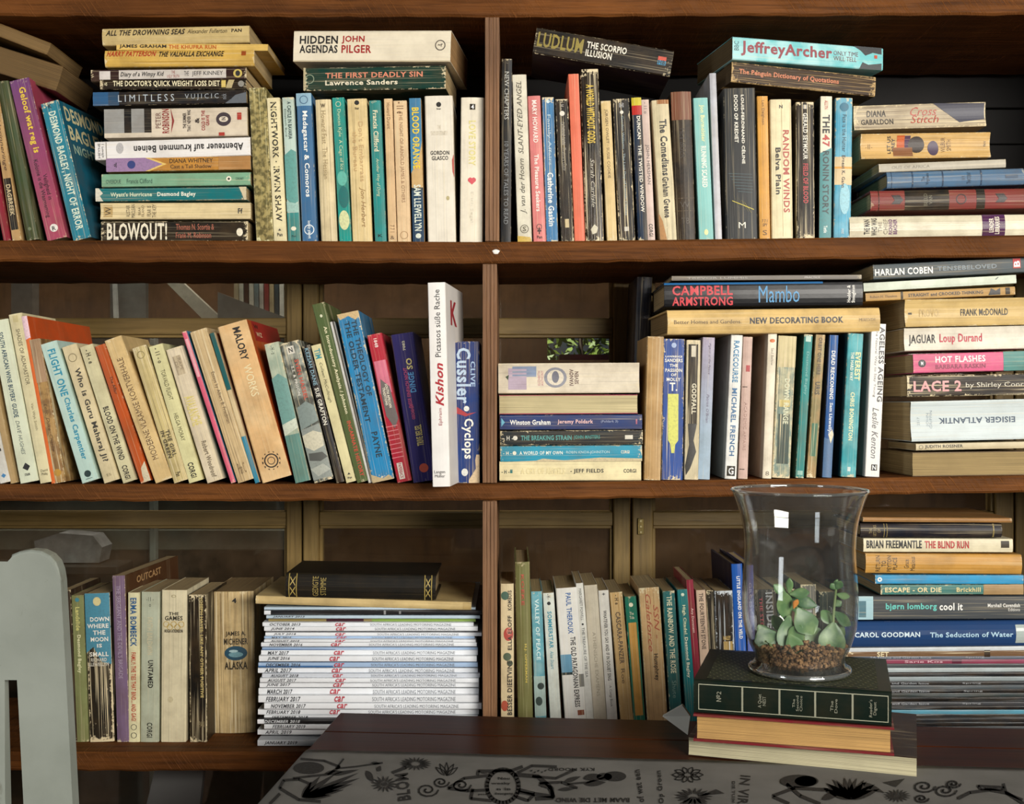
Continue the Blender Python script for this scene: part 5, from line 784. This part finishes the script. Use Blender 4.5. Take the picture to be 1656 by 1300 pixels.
shape('printed_protea', [leafp(345, 508, x_, y_, w_) for x_, y_, w_ in ((640, 380, 13), (645, 408, 14), (610, 438, 16), (560, 470, 16), (500, 500, 15), (520, 385, 13), (440, 398, 14), (395, 425, 13))]+[leafp(500, 395, 640, 365, 10), leafp(460, 385, 560, 375, 12)], k5)
shape('printed_leaf', [leafp(675, 370, 715, 430, 16), leafp(735, 375, 750, 345, 13), leafp(700, 330, 750, 335, 8)], k5)
shape('printed_daisy', daisy(770, 440, 72, .62, 15, 4.5)+[ell(770, 440, 16, 10)], k5)
shape('printed_daisy', [l for l in daisy(930, 335, 85, .42, 19, 5)], k5)
shape('printed_leaf', [[(805, 375), (880, 345), (885, 362), (815, 388)]], k5)
cword('BLOM', 866, 455, 140, 70, k5, -math.pi/2-.12)
sp = []
for cx, cy, r in ((990, 470, 58), (1165, 445, 52), (1060, 430, 44)):
    sp += stroke([(cx+r*(1-i/22)*math.cos(i*.55), cy+r*.65*(1-i/22)*math.sin(i*.55)) for i in range(20)], 5)
shape('printed_scroll', sp, k5)
shape('printed_lotus', sum([stroke(leafp(1090, 395, 1090+60*math.cos(a), 375+36*math.sin(a)-10, 10), 3) for a in (-2.8, -2.2, -1.57, -.9, -.3)], []), k5)
shape('printed_big_flower', stroke(ell(1380, 450, 82, 86, 28)+[(1462, 450)], 12)+stroke([(1100, 460), (1180, 410), (1310, 395)], 9)+stroke([(1100, 462), (1200, 475), (1305, 470)], 9)+stroke([(1225, 465), (1215, 515), (1320, 525)], 9)+stroke([(1250, 392), (1255, 372), (1420, 372), (1480, 350)], 9)+stroke([(1440, 390), (1560, 400), (1620, 450), (1640, 505), (1540, 490), (1465, 470)], 12)+stroke([(1460, 480), (1540, 495), (1510, 525), (1450, 505)], 9)+stroke([(1460, 380), (1530, 345), (1656, 350)], 8), k5)
for s_, cx, cy, w_, h_ in (('Nou', 1385, 410, 60, 14), ('weaky', 1370, 437, 100, 16), ('n in', 1385, 465, 70, 14), ('deurgang', 1385, 490, 95, 16)): cword(s_, cx, cy, w_, h_, k5)
cword('paad', 1275, 493, 44, 12, k5); cword('van die', 1300, 382, 60, 10, k5); shape('printed_sprig', [leafp(1520+18*i, 375+6*(i % 2), 1534+18*i, 366+10*(i % 2), 4) for i in range(5)], k5)
shape('printed_stem', stroke([(-60, 400), (60, 410), (160, 365)], 8)+stroke([(-20, 440), (40, 460), (45, 510), (-40, 515)], 12)+stroke([(-20, 435), (90, 430), (170, 460)], 8)+stroke([(120, 440), (230, 430), (330, 400)], 6), k6)
shape('printed_rose', [ell(365, 400, 58, 26), ell(310, 402, 40, 20), leafp(200, 410, 300, 395, 18), leafp(205, 440, 320, 430, 16), leafp(100, 430, 190, 400, 12), leafp(70, 470, 170, 460, 10)], k6)
cword('KYK NOORD', 140, 364, 240, 16, k6, math.pi); cword('BAAM MET DIE WIND', 250, 522, 380, 24, k6, math.pi)
cword('of wat een', 488, 450, 170, 34, k6, -math.pi/2-.15); cword('Op Groen', 600, 455, 170, 34, k6, -math.pi/2-.1)
shape('printed_daisy', sum([stroke(l+[l[0]], 3) for l in daisy(740, 392, 80, .5, 10, 12)], []), k6)
shape('printed_windmill', daisy(770, 503, 100, .45, 17, 6)+[[(800, 500), (885, 466), (930, 488), (850, 496)], [(760, 505), (700, 541), (840, 541), (780, 505)]], k6)
cword('IN VIR', 1030, 470, 150, 52, k6, -math.pi/2+math.pi+.1); cword('DIE TUIN', 975, 480, 110, 16, k6, math.pi/2)
shape('printed_leaf', [ell(1310, 425, 95, 34)], k6)
shape('printed_stem', stroke([(1180, 500), (1290, 460), (1460, 470)], 10)+stroke([(1250, 440), (1320, 500), (1420, 541)], 10)+stroke([(1180, 505), (1260, 540)], 10), k6)
shape('printed_protea', [leafp(1580, 520, 1580+150*math.cos(a), 480+70*math.sin(a), 16) for a in (-2.9, -2.5, -2.1, -1.6, -1.1, -.6, -.2)]+[leafp(1430, 520, 1540, 470, 18)], k6)
shape('printed_leaf', [[(590, 1140), (760, 1110), (690, 1175)]], k7); shape('printed_leaf', [leafp(430, 1140, 610, 1220, 20)], k7); shape('printed_leaf', [ell(20, 1130, 90, 40)], k7)
shape('printed_protea', [leafp(330, 1250, 330+190*math.cos(a), 1190+90*math.sin(a), 20) for a in (-3.0, -2.6, -2.2, -1.7, -1.2, -.7, -.3, .1)], k7)
shape('printed_daisy', daisy(700, 1240, 105, .5, 17, 6)+[ell(700, 1240, 28, 15)], k7)
sp = []
for cx, cy, r in ((900, 1170, 90), (1060, 1200, 90), (880, 1260, 60), (1120, 1150, 60)):
    sp += stroke([(cx+r*(1-i/22)*math.cos(i*.55), cy+r*.55*(1-i/22)*math.sin(i*.55)) for i in range(20)], 8)
shape('printed_scroll', sp, k7)
shape('printed_big_flower', stroke([(1160, 1260), (1250, 1215), (1400, 1195), (1530, 1220), (1653, 1300)], 14)+stroke([(1310, 1165), (1500, 1175), (1490, 1195), (1330, 1190), (1310, 1165)], 10)+stroke([(1500, 1150), (1520, 1220), (1640, 1270)], 12), k7)
cword('MOOI', 1405, 1182, 90, 14, k7)
# =================================================================== BOOK PILE ON THE TABLE
region(0, 0, 1.0, 'books piled on the table under the vase', None)
z = ZT+.0004
def on(px, py, zz):
    d_ = (ZC-zz)*F/(py-650.0); return Vector(((px-828)/F*d_, d_-D, zz))
f0_, f1_ = on(1113, 1222, ZT), on(1483, 1258, ZT); fu = (f1_-f0_).normalized(); fn = Vector((fu.y, -fu.x, 0)) if False else Vector((-fu.y, fu.x, 0))
def pw(a, b, back, zz, th, sk=0.0):
    A_ = f0_+(f1_-f0_)*a+fn*back; B_ = f0_+(f1_-f0_)*b+fn*(back+sk); return ((A_.x, A_.y, zz+th/2), (B_.x, B_.y, zz+th/2), th)
H('cream-paged book lying at the bottom of the table pile', None or (0, 0), (1, 0), 1, '#2b1c18', [], name='hardcover_book', fore=True, pages='#c9c09c', dep=.165, PW=pw(0, 1, 0, z, .019), snap=False)
z += .0194
H('red-covered hardcover with tan paper edges, middle of table pile', (0, 0), (1, 0), 1, '#6d1a24', [], name='hardcover_book', fore=True, hard=True, pages='#c79c5c', dep=.160, PW=pw(.035, .905, -.012, z, .027, .012), snap=False)
z += .0274
gp = '#9a9a86'
dec = [Rr(.025, .985, .36, .385, gp), Rr(.025, .985, -.385, -.36, gp)] + [Rr(s, s+.004, -.37, .37, gp) for s in (.025, .25, .255, .44, .445, .62, .625, .805, .81, .981)]
dec += [T('№2', .12, .145, .05, .3, '#8a8a78', 'x'), T('A Quiet\nNEST', .335, .375, 0, .4, '#8a8a78', 'x'), T('The\nSecond\nChoice', .51, .56, 0, .45, '#8a8a78', 'x'), T('The\nDove', .70, .735, 0, .4, '#8a8a78', 'x'), T("Reader's\nDigest", .89, .93, 0, .5, '#8a8a78', 'x')]
gb = H('dark green leather-look volume with silver ruled spine under the vase', (0, 0), (1, 0), 1, '#0e1a14', dec, name='hardcover_book', hard=True, pages='#5a4630', dep=.150, PW=pw(.035, .895, -.012, z, .0335, .010), snap=False, bul=.0015, wear=.05, crease=0, grime=.1, rough=.35)
z += .0339; ZV = z
def weave_mat():
    m, t, p = newmat('basket_embossed_leather'); tc = t.n('ShaderNodeTexCoord'); b = t.n('ShaderNodeTexBrick'); b.inputs['Scale'].default_value = 1.0; b.inputs['Brick Width'].default_value = .011; b.inputs['Row Height'].default_value = .0048; b.inputs['Mortar Size'].default_value = .0007; b.inputs['Mortar Smooth'].default_value = .6
    sx_ = t.n('ShaderNodeSeparateXYZ'); cx_ = t.n('ShaderNodeCombineXYZ'); t.l(tc.outputs['Object'], sx_.inputs[0]); t.l(sx_.outputs[0], cx_.inputs[0]); t.l(sx_.outputs[2], cx_.inputs[1])
    t.l(t.mapping(cx_.outputs[0], (1, 1, 1), None, (0, 0, .5)), b.inputs['Vector'])
    b.inputs['Color1'].default_value = lin('#121a13'); b.inputs['Color2'].default_value = lin('#1d251a'); b.inputs['Mortar'].default_value = lin('#6a6a4c')
    t.l(b.outputs['Color'], p.inputs['Base Color']); p.inputs['Roughness'].default_value = .5; p.inputs['Specular IOR Level'].default_value = .2; t.l(t.bump(b.outputs['Fac'], .8, -.001), p.inputs['Normal']); return m
Lg = (f1_-f0_).length*.86
box('embossed_panel', (-Lg/2+.012, .0333, -.142), (Lg/2-.012, .0337, -.008), weave_mat(), gb, 0)
# loose folded sheet sticking out of the pile
fq = [(1072, 1160, .022), (1113, 1190, .012), (1117, 1160, .028), (1104, 1142, .040)]
fv0 = [on(x, y, ZT+h) + Vector((0, .004, 0)) for x, y, h in fq]; c0 = fv0[1].copy(); c0.z = ZT
fv1 = [p_+Vector((.001, .002, .0012)) for p_ in fv0]
fs = pyd('folded_paper', [tuple(p_) for p_ in fv0+fv1], [(0, 1, 2), (0, 2, 3), (6, 5, 4), (7, 6, 4), (0, 4, 5, 1), (1, 5, 6, 2), (2, 6, 7, 3), (3, 7, 4, 0)], [plain('white_paper', '#b5b3aa', .8, .1)])
tag(fs, 'folded white paper corner jutting from the left of the table pile', 'paper')
# =================================================================== VASE AND PLANT
dV = (ZC-ZV)*F/435.0; vc = Vector(((1293-828)/F*dV, dV-D, ZV+.0003))
vase = empty('glass_vase', Matrix.Translation(vc), 'clear flared glass hurricane vase holding a succulent, on stacked books', 'vase')
GV = thin_glass('clear_vase_glass', (.965, .975, .97, 1), .0, .035, '#d9dedc', f0=.05, pw=2.6); GRIM = thin_glass('thick_glass_rim', (.93, .95, .94, 1), .05, .12, '#e0e4e2', f0=.30, pw=2.0)  # whitish haze mixed into glass and rim paints their milky brightness
prof = [(.0688, .185), (.0662, .1790), (.0636, .1715), (.0600, .160), (.0572, .1465), (.0559, .130), (.0560, .118), (.0572, .100), (.0582, .083), (.0585, .0726), (.0580, .058), (.0566, .046), (.0510, .028), (.0462, .0180), (.0448, .0125)]
inner = [(r-.0016, h) for r, h in prof[::-1]]; inner[0] = (.0425, .0060)
def cat_smooth(pr, n=4):
    out = []
    for i in range(len(pr)-1):
        p0, p1, p2, p3 = pr[max(i-1, 0)], pr[i], pr[i+1], pr[min(i+2, len(pr)-1)]
        for k in range(n):
            t = k/n; out.append(tuple(.5*((2*p1[j])+(-p0[j]+p2[j])*t+(2*p0[j]-5*p1[j]+4*p2[j]-p3[j])*t*t+(-p0[j]+3*p1[j]-3*p2[j]+p3[j])*t**3) for j in (0, 1)))
    return out+[pr[-1]]
pr = [(0.0001, .0050)]+cat_smooth(inner, 2)+[(.0672, .1856), (.0682, .1862), (.0692, .1858), (.0693, .1850)]+cat_smooth(prof, 2)
v_, f_ = lathe(pr, 72); pyd('bowl', v_, f_, [GV], vase, True)
foot = [(.0001, .0040), (.0430, .0042), (.0446, .0122), (.0452, .0118), (.0462, .0085), (.0495, .0068), (.0510, .0048), (.0507, .0018), (.0485, .0003), (.0400, .0006), (.0001, .0020)]
v_, f_ = lathe(foot, 72); pyd('foot', v_, f_, [GV], vase, True)
rim_v, rim_f = lathe([(.0682+.0017*math.cos(a), .1858+.0016*math.sin(a)) for a in [2*math.pi*i/12 for i in range(13)]], 72); pyd('rim', rim_v, rim_f, [GRIM], vase, True)
fr_v, fr_f = lathe([(.0500+.0022*math.cos(a), .0032+.0026*math.sin(a)) for a in [2*math.pi*i/12 for i in range(13)]], 72); pyd('foot_ring', fr_v, fr_f, [GRIM], vase, True)
# gravel
rr = random.Random(5); bm = bmesh.new()
def rad(h):
    pts = sorted([(hh, r_) for r_, hh in inner])
    for i in range(len(pts)-1):
        if pts[i][0] <= h <= pts[i+1][0]: u = (h-pts[i][0])/(pts[i+1][0]-pts[i][0]); return pts[i][1]+(pts[i+1][1]-pts[i][1])*u
    return pts[0][1]
tpl = bmesh.new(); bmesh.ops.create_icosphere(tpl, subdivisions=1, radius=1.0); tv = [v.co.copy() for v in tpl.verts]; tf = [[v.index for v in f.verts] for f in tpl.faces]; tpl.free()
gv = []; gf = []
for i in range(1900):
    h = .0085+.0225*rr.random(); a = rr.uniform(0, 6.283); sz = rr.uniform(.0016, .0028)
    top = h > .0265
    rmax = rad(min(h, .18))-sz-.0006
    r_ = rmax*(math.sqrt(rr.random()) if top else rr.uniform(.82, 1.0)); 
    if top: h = .0275+.005*(1-r_/rmax)
    c_ = Vector((r_*math.cos(a), r_*math.sin(a), h)); s3 = Vector((rr.uniform(.8, 1.3), rr.uniform(.7, 1.1), rr.uniform(.6, 1)))*sz; R3 = Matrix.Rotation(rr.uniform(0, 6), 3, Vector((rr.random(), rr.random(), rr.random()+.1)).normalized())
    b_ = len(gv); gv += [tuple(R3 @ Vector((q.x*s3.x, q.y*s3.y, q.z*s3.z))+c_) for q in tv]; gf += [tuple(b_+j for j in f) for f in tf]
def gravel_mat():
    m, t, p = newmat('brown_leca_gravel'); g = t.n('ShaderNodeNewGeometry'); cr = t.n('ShaderNodeValToRGB'); t.l(g.outputs['Random Per Island'], cr.inputs[0])
    e = cr.color_ramp.elements; e[0].color = lin('#4a3322'); e[1].color = lin('#a98258'); n_ = cr.color_ramp.elements.new(.5); n_.color = lin('#7d5a3a')
    t.l(cr.outputs[0], p.inputs['Base Color']); p.inputs['Roughness'].default_value = .8; return m
gr = pyd('gravel', gv, gf, [gravel_mat()]); gr.location = vc
tag(gr, 'brown clay gravel filling the bottom of the glass vase', 'gravel', kind='stuff')
# succulent
def leaf_mat():
    m, t, p = newmat('jade_leaf'); tc = t.n('ShaderNodeTexCoord'); oi = t.n('ShaderNodeObjectInfo')
    c = t.mix(oi.outputs['Random'], lin('#3f6240'), lin('#668a55')); c = t.mix(t.ramp(t.noise(tc.outputs['Object'], 60, 3), .45, .75), c, lin('#86a06a'))
    t.l(c, p.inputs['Base Color']); p.inputs['Roughness'].default_value = .38; p.inputs['Subsurface Weight'].default_value = .15; p.inputs['Subsurface Radius'].default_value = (.004, .006, .002); return m
ML = leaf_mat(); M_or = plain('orange_petal', '#d98a3c', .5, .2, 60)
def vp(x, y, dy=0): # R12 zoom coordinates -> world at the vase
    px, py = 1180+x/2.6008, 780+y/2.6008; return P(px, py, vc.y+dy)
plant = empty('succulent_plant', Matrix.Translation(vc+Vector((0, 0, .030))), 'pale green round-leaved succulent growing in the glass vase', 'plant'); po = vc+Vector((0, 0, .030))
def tube(name, pts, r0, r1, mat, parent, n=8):
    v = []; f = []; m = len(pts)
    for i, p_ in enumerate(pts):
        d_ = (pts[min(i+1, m-1)]-pts[max(i-1, 0)]).normalized(); u_ = d_.orthogonal().normalized(); w_ = d_.cross(u_); r_ = r0+(r1-r0)*i/(m-1)
        v += [tuple(p_+u_*r_*math.cos(2*math.pi*k/n)+w_*r_*math.sin(2*math.pi*k/n)) for k in range(n)]
    for i in range(m-1):
        for k in range(n): f.append((i*n+k, i*n+(k+1) % n, (i+1)*n+(k+1) % n, (i+1)*n+k))
    f += [tuple(range(n-1, -1, -1)), tuple((m-1)*n+k for k in range(n))]
    return pyd(name, v, f, [mat], parent, True)
M_stem = plain('green_stem', '#7c8f5a', .5, .3, 80)
for pts in ([(250, 700, 0), (246, 610, .002), (250, 520, 0), (252, 420, -.002)], [(300, 705, -.008), (310, 640, -.008), (300, 560, -.006), (280, 500, -.004)], [(430, 710, -.006), (432, 620, -.006), (438, 520, -.003), (448, 425, 0)], [(190, 705, -.014), (170, 665, -.018), (150, 650, -.02)]):
    tube('stem', [vp(x, y+18, d_)-po for x, y, d_ in pts], .0019, .0012, M_stem, plant)
def leaf(x0, y0, x1, y1, wz, dy0, dy1, facing=.25, mat=None):
    a = vp(x0, y0, dy0)-po; b = vp(x1, y1, dy1)-po; W_ = wz*1.4/2.6008*(D+vc.y)/F; d_ = b-a; Ln = d_.length; d_.normalize()
    nrm = Vector((facing, -1, .35)); nrm = (nrm-d_*nrm.dot(d_)).normalized(); sd = d_.cross(nrm)
    NU, NVv = 10, 7; v = []; f = []
    for i in range(NU+1):
        t = i/NU; w_ = W_*(math.sin(math.pi*min(1, .06+.94*t)**.85 if False else math.pi*(.05+.93*t)**1.0)**.72)*(.55+.6*t if t < .7 else .97+.08*(1-t))
        cup = .10*Ln*math.sin(math.pi*t)
        for s_ in (1, -1):
            for j in range(NVv+1):
                u = -1+2*j/NVv; th = .0021*math.sqrt(max(0, 1-u*u))*math.sin(math.pi*(.08+.86*t))**.5
                v.append(tuple(a+d_*(Ln*t)+sd*(u*w_*.5)+nrm*(s_*th-cup+.12*w_*u*u)))
    st = 2*(NVv+1)
    for i in range(NU):
        for j in range(NVv):
            k = i*st+j; f.append((k, k+1, k+st+1, k+st)); k += NVv+1; f.append((k+st, k+st+1, k+1, k))
    return pyd('leaf', v, f, [mat or ML], plant, True)
for L_ in ((250, 470, 252, 402, 26, -.002, -.004), (248, 480, 185, 430, 34, 0, .004), (252, 470, 335, 462, 36, -.004, -.008), (255, 480, 365, 520, 44, .002, .012), (250, 590, 222, 460, 62, -.006, -.014), (285, 530, 350, 640, 84, -.012, -.022),
           (250, 560, 232, 715, 66, -.012, -.02), (210, 640, 105, 672, 74, -.012, -.014), (300, 610, 385, 690, 86, -.004, -.01), (255, 690, 300, 600, 56, -.018, -.018), (438, 590, 425, 725, 92, -.012, -.022), (440, 600, 385, 540, 50, 0, .004), (440, 545, 508, 600, 44, 0, .006), (446, 450, 425, 425, 24, 0, 0),
           (446, 450, 470, 415, 30, 0, -.004), (448, 470, 505, 482, 26, .0, -.004), (446, 450, 452, 408, 22, 0, .003), (250, 480, 205, 560, 40, .006, .012), (440, 520, 470, 500, 26, .0, .0), (300, 560, 270, 500, 40, .004, .012), (240, 640, 180, 560, 50, .008, .016), (300, 690, 360, 560, 60, .01, .014), (420, 690, 470, 590, 64, .008, .012), (250, 640, 290, 720, 60, -.02, -.026), (390, 700, 350, 610, 56, .004, .004), (190, 690, 120, 600, 50, .0, .008)):
    leaf(*L_, facing=rr.uniform(-.5, .5))
leaf(268, 530, 286, 492, 20, -.014, -.016, mat=M_or)
# =================================================================== CHAIR AT THE LEFT
M_ch = None
def chair_mat():
    m, t, p = newmat('worn_pale_grey_paint'); tc = t.n('ShaderNodeTexCoord'); co = tc.outputs['Object']
    c = t.mix(t.ramp(t.noise(co, 9, 5), .35, .7), lin('#8d938a'), lin('#7b8178')); c = t.mix(t.ramp(t.noise(t.mapping(co, (40, 40, 12)), 1.0, 5, .7), .62, .72), c, lin('#6d6e62')); c = t.mix(t.ramp(t.noise(co, 120, 4, .7), .68, .74), c, lin('#4a463c'))
    t.l(c, p.inputs['Base Color']); p.inputs['Roughness'].default_value = .5; t.l(t.bump(t.noise(co, 60, 4), .15, .002), p.inputs['Normal']); return m
M_ch = chair_mat(); YC = -.27; TC = .017
def chp(px, py): q = P(px, py, YC); return q
cbase = Vector((chp(-230, 0).x, YC, 0)); chair = empty('chair', Matrix.Translation(cbase), 'pale grey painted wooden slat-back chair at the lower left', 'chair')
mir = lambda l: [(-460-x, y) for x, y in l][::-1]
right = [(18, 914), (18, 897), (30, 892), (48, 889), (66, 891), (80, 898), (90, 909), (95, 922), (98, 940), (107, 1100), (119, 1330), (129, 1500), (42, 1500), (38, 1300), (33, 1094)]
slots = []
for i, xc in enumerate((12, -82, -172, -262, -352)):   # tops of slats between slots, right to left
    xl = xc-74
    slots += [(xc, 1094), (xc+12-i*4.8, 1500), (xl+16-.0-(i+1)*4.8+(-2), 1500), (xl, 1094)] if i < 4 else []
rt = [(-180, 905)]+[(-60, 910), (0, 914)]
outl = [(-230, 903), (-100, 907)]+right
body = outl+[q for q in slots[:0]]
# comb outline: right half then mirrored left half, slots cut from below
hs = []
for xa, xb in ((2, -60), (-78, -150), (-168, -230)):
    hs += [(xa, 1094), (xa+9, 1500), (xb+7, 1500), (xb, 1094)] if xb > -230 else [(xa, 1094), (xa+4, 1500)]
poly = [(-100, 907)]+right+hs
poly = poly+mir(poly)
bm = bmesh.new()
fv = [bm.verts.new(chp(x, y)-cbase) for x, y in poly]; bv = [bm.verts.new(chp(x, y)-cbase+Vector((0, TC, 0))) for x, y in poly]
ff_ = bm.faces.new(fv); bb_ = bm.faces.new(bv[::-1]); n_ = len(poly)
for i in range(n_): bm.faces.new((fv[i], bv[i], bv[(i+1) % n_], fv[(i+1) % n_]))
bmesh.ops.bevel(bm, geom=[e for e in ff_.edges], offset=.0035, segments=3, affect='EDGES', profile=.6)
bmobj('backrest', bm, [M_ch], chair)
zl = chp(0, 1500).z
xw = chp(129, 1500).x-cbase.x
box('bottom_rail', (-xw, 0, zl-.06), (xw, TC, zl+.0), M_ch, chair, .003)
box('seat', (-xw, -.40, .435), (xw, TC, .46), M_ch, chair, .006)
for sx in (-1, 1):
    box('leg', (sx*xw-.022*(1+sx), 0, .0005), (sx*xw+.022*(1-sx), TC, zl-.0605), M_ch, chair, .003) if False else box('leg', (min(sx*xw, sx*(xw-.044)), .0, .0005), (max(sx*xw, sx*(xw-.044)), TC, .4345), M_ch, chair, .003)
    box('back_post', (min(sx*xw, sx*(xw-.044)), .0, .4605), (max(sx*xw, sx*(xw-.044)), TC, zl-.0605), M_ch, chair, .003)
    box('leg', (min(sx*xw, sx*(xw-.044)), -.39, .0005), (max(sx*xw, sx*(xw-.044)), -.35, .4345), M_ch, chair, .003)
# =================================================================== UNDER THE BOTTOM SHELF AND BEHIND THE GLASS
def slab(name, pts, Y, th, mat, label, cat, group=None):
    q = [P(x, y, Y) for x, y in pts]; c_ = sum(q, Vector())/len(q)
    v = [tuple(a-c_) for a in q]+[tuple(a-c_+Vector((0, th, 0))) for a in q]; n_ = len(q)
    f = [tuple(range(n_-1, -1, -1)), tuple(range(n_, 2*n_))]+[(i, (i+1) % n_, n_+(i+1) % n_, n_+i) for i in range(n_)]
    bm = bmesh.new(); vs2 = [bm.verts.new(p) for p in v]
    for ff2 in f: bm.faces.new([vs2[i] for i in ff2])
    o = bmobj(name, bm, [mat]); o.location = c_; return tag(o, label, cat, group)
slab('paper_folder', [(252, 1238), (330, 1238), (300, 1515), (185, 1515)], .06, .012, plain('grey_card', '#5d5d5c', .6, .2), 'dim grey card folder standing under the bottom shelf', 'folder')
M_pl = plain('white_plank', '#b4ad9c', .6, .2); M_gp = plain('grey_panel', '#6a6862', .7, .3)
fc = empty('far_cabinet', Matrix.Translation((P(160, 0, .62).x, .62, 0)), 'dim grey-brown cabinet standing behind the left window panes', 'cabinet')
q0, q1 = P(-190, 0, .55), P(476, 0, .55); ox = fc.location.x; ztop = P(0, 529, .5).z
box('body', (q0.x-ox, -.05, .0005), (q1.x-ox, .25, ztop), plain('cabinet_brown', '#4a4136', .7, .3), fc, .002)
for y0, y1, cc in ((856, 890, '#77776a'), (800, 832, '#55554a')):
    a_, b_ = P(0, y1, .55), P(0, y0, .55); box('front_rail', (q0.x-ox, -.07, a_.z), (q1.x-ox, -.0505, b_.z), plain('cabinet_rail'+cc[1:], cc, .7, .3), fc, .002)
a_, b_ = P(241, 0, .53), P(251, 0, .53); box('front_post', (a_.x-ox, -.09, .0005), (b_.x-ox, -.0705, P(0, 540, .53).z), plain('pale_post', '#98a098', .6, .2), fc, .002)
a_ = P(0, 911, .5); box('ledge', (q0.x-ox, -.15, a_.z-.015), (P(200, 0, .5).x-ox, -.0705, a_.z), plain('cabinet_ledge', '#2f2a22', .7, .3), fc, .002)
slab('plank', [(262, 450), (288, 450), (372, 528.5), (340, 528.5)], .60, .02, M_pl, 'white plank slanting behind the left window glass', 'plank')
slab('board', [(178, 440), (236, 440), (236, 528.5), (178, 528.5)], .66, .015, M_gp, 'grey upright board behind the left window glass', 'board')
slab('strip', [(181, 440), (186, 440), (190, 528.5), (184, 528.5)], .64, .01, plain('white_strip', '#cfcfca', .5, .1), 'thin white upright strip before the grey board behind glass', 'strip')
slab('panel', [(18, 440), (52, 440), (52, 528.5), (18, 528.5)], .62, .03, plain('taupe_post', '#6a625a', .7, .2), 'taupe panel at the far left behind the window glass', 'panel')
slab('cloth_bundle', [(55, 875), (95, 862), (150, 866), (165, 885), (160, 910), (60, 910)], .49, .05, plain('white_bundle', '#9d9c9c', .8, .4, 40), 'crumpled whitish cloth behind the lower left window glass', 'cloth')
cb = ['#b8a888', '#d6d2c4', '#5a3a30', '#c9c4b4', '#7a8a8c', '#e0dcd0', '#8a2f2a', '#bfae88', '#46535a', '#d9d4c8', '#9a8a6a']
cbn = ['straw', 'chalk white', 'maroon', 'pale grey', 'blue-grey', 'bright white', 'brick red', 'sand', 'dark slate', 'bone white', 'khaki']
for i in range(11):
    x = 378+i*8.2
    slab('far_book', [(x, 442+i*1.5), (x+6.6, 442+i*1.5), (x+7.2, 486+i*3.0), (x+.6, 486+i*3.0)], .60+.004*(i % 3), .09, plain('far_book_'+str(i), cb[i], .6, .2), cbn[i]+' small book in the slanting row behind the left window glass', 'book', 'books behind the window glass')
slab('far_shelf', [(366, 478), (470, 516), (470, 528.5), (366, 528.5), (352, 528.5), (352, 472)], .595, .11, M_gp, 'slanting grey shelf carrying small books behind the glass', 'shelf')
# bush outside the far opening
bc = P(940, 540, 1.9); bush = empty('leafy_bush', Matrix.Translation((bc.x, 1.9, 0)), 'sunlit yellow-green bush seen through the far window', 'bush')
lv = []; lf = []
for i in range(1500):
    c_ = Vector((rr.gauss(0, .22), rr.uniform(-.15, .2), bc.z+rr.gauss(0, .18))); d_ = Vector((rr.uniform(-1, 1), rr.uniform(-1, 1), rr.uniform(-1, 1))).normalized(); u_ = d_.orthogonal().normalized(); s_ = rr.uniform(.012, .03)
    b_ = len(lv); lv += [tuple(c_-d_*s_), tuple(c_+u_*s_*.4), tuple(c_+d_*s_), tuple(c_-u_*s_*.4)]; lf.append((b_, b_+1, b_+2, b_+3))
fo = pyd('foliage', lv, lf, [plain('bush_leaf', '#8fa83c', .5, .6, 9)], bush); fo['kind'] = 'stuff'
for k in range(3): tube('branch', [Vector((.03*k-.03, .05, 0)), Vector((.05*k-.05, .05, .8)), Vector((.16*k-.16, .02, bc.z+.1))], .014, .006, plain('bark', '#4a3a28', .8), bush)
pk = box('pink_ledge', (P(905, 0, 1.02).x, 1.02, P(0, 590, 1.02).z), (P(990, 0, 1.02).x, 1.08, P(0, 573, 1.02).z), plain('pink_cloth', '#c8566a', .7, .2)); tag(pk, 'pink ledge at the foot of the far window opening', 'ledge')
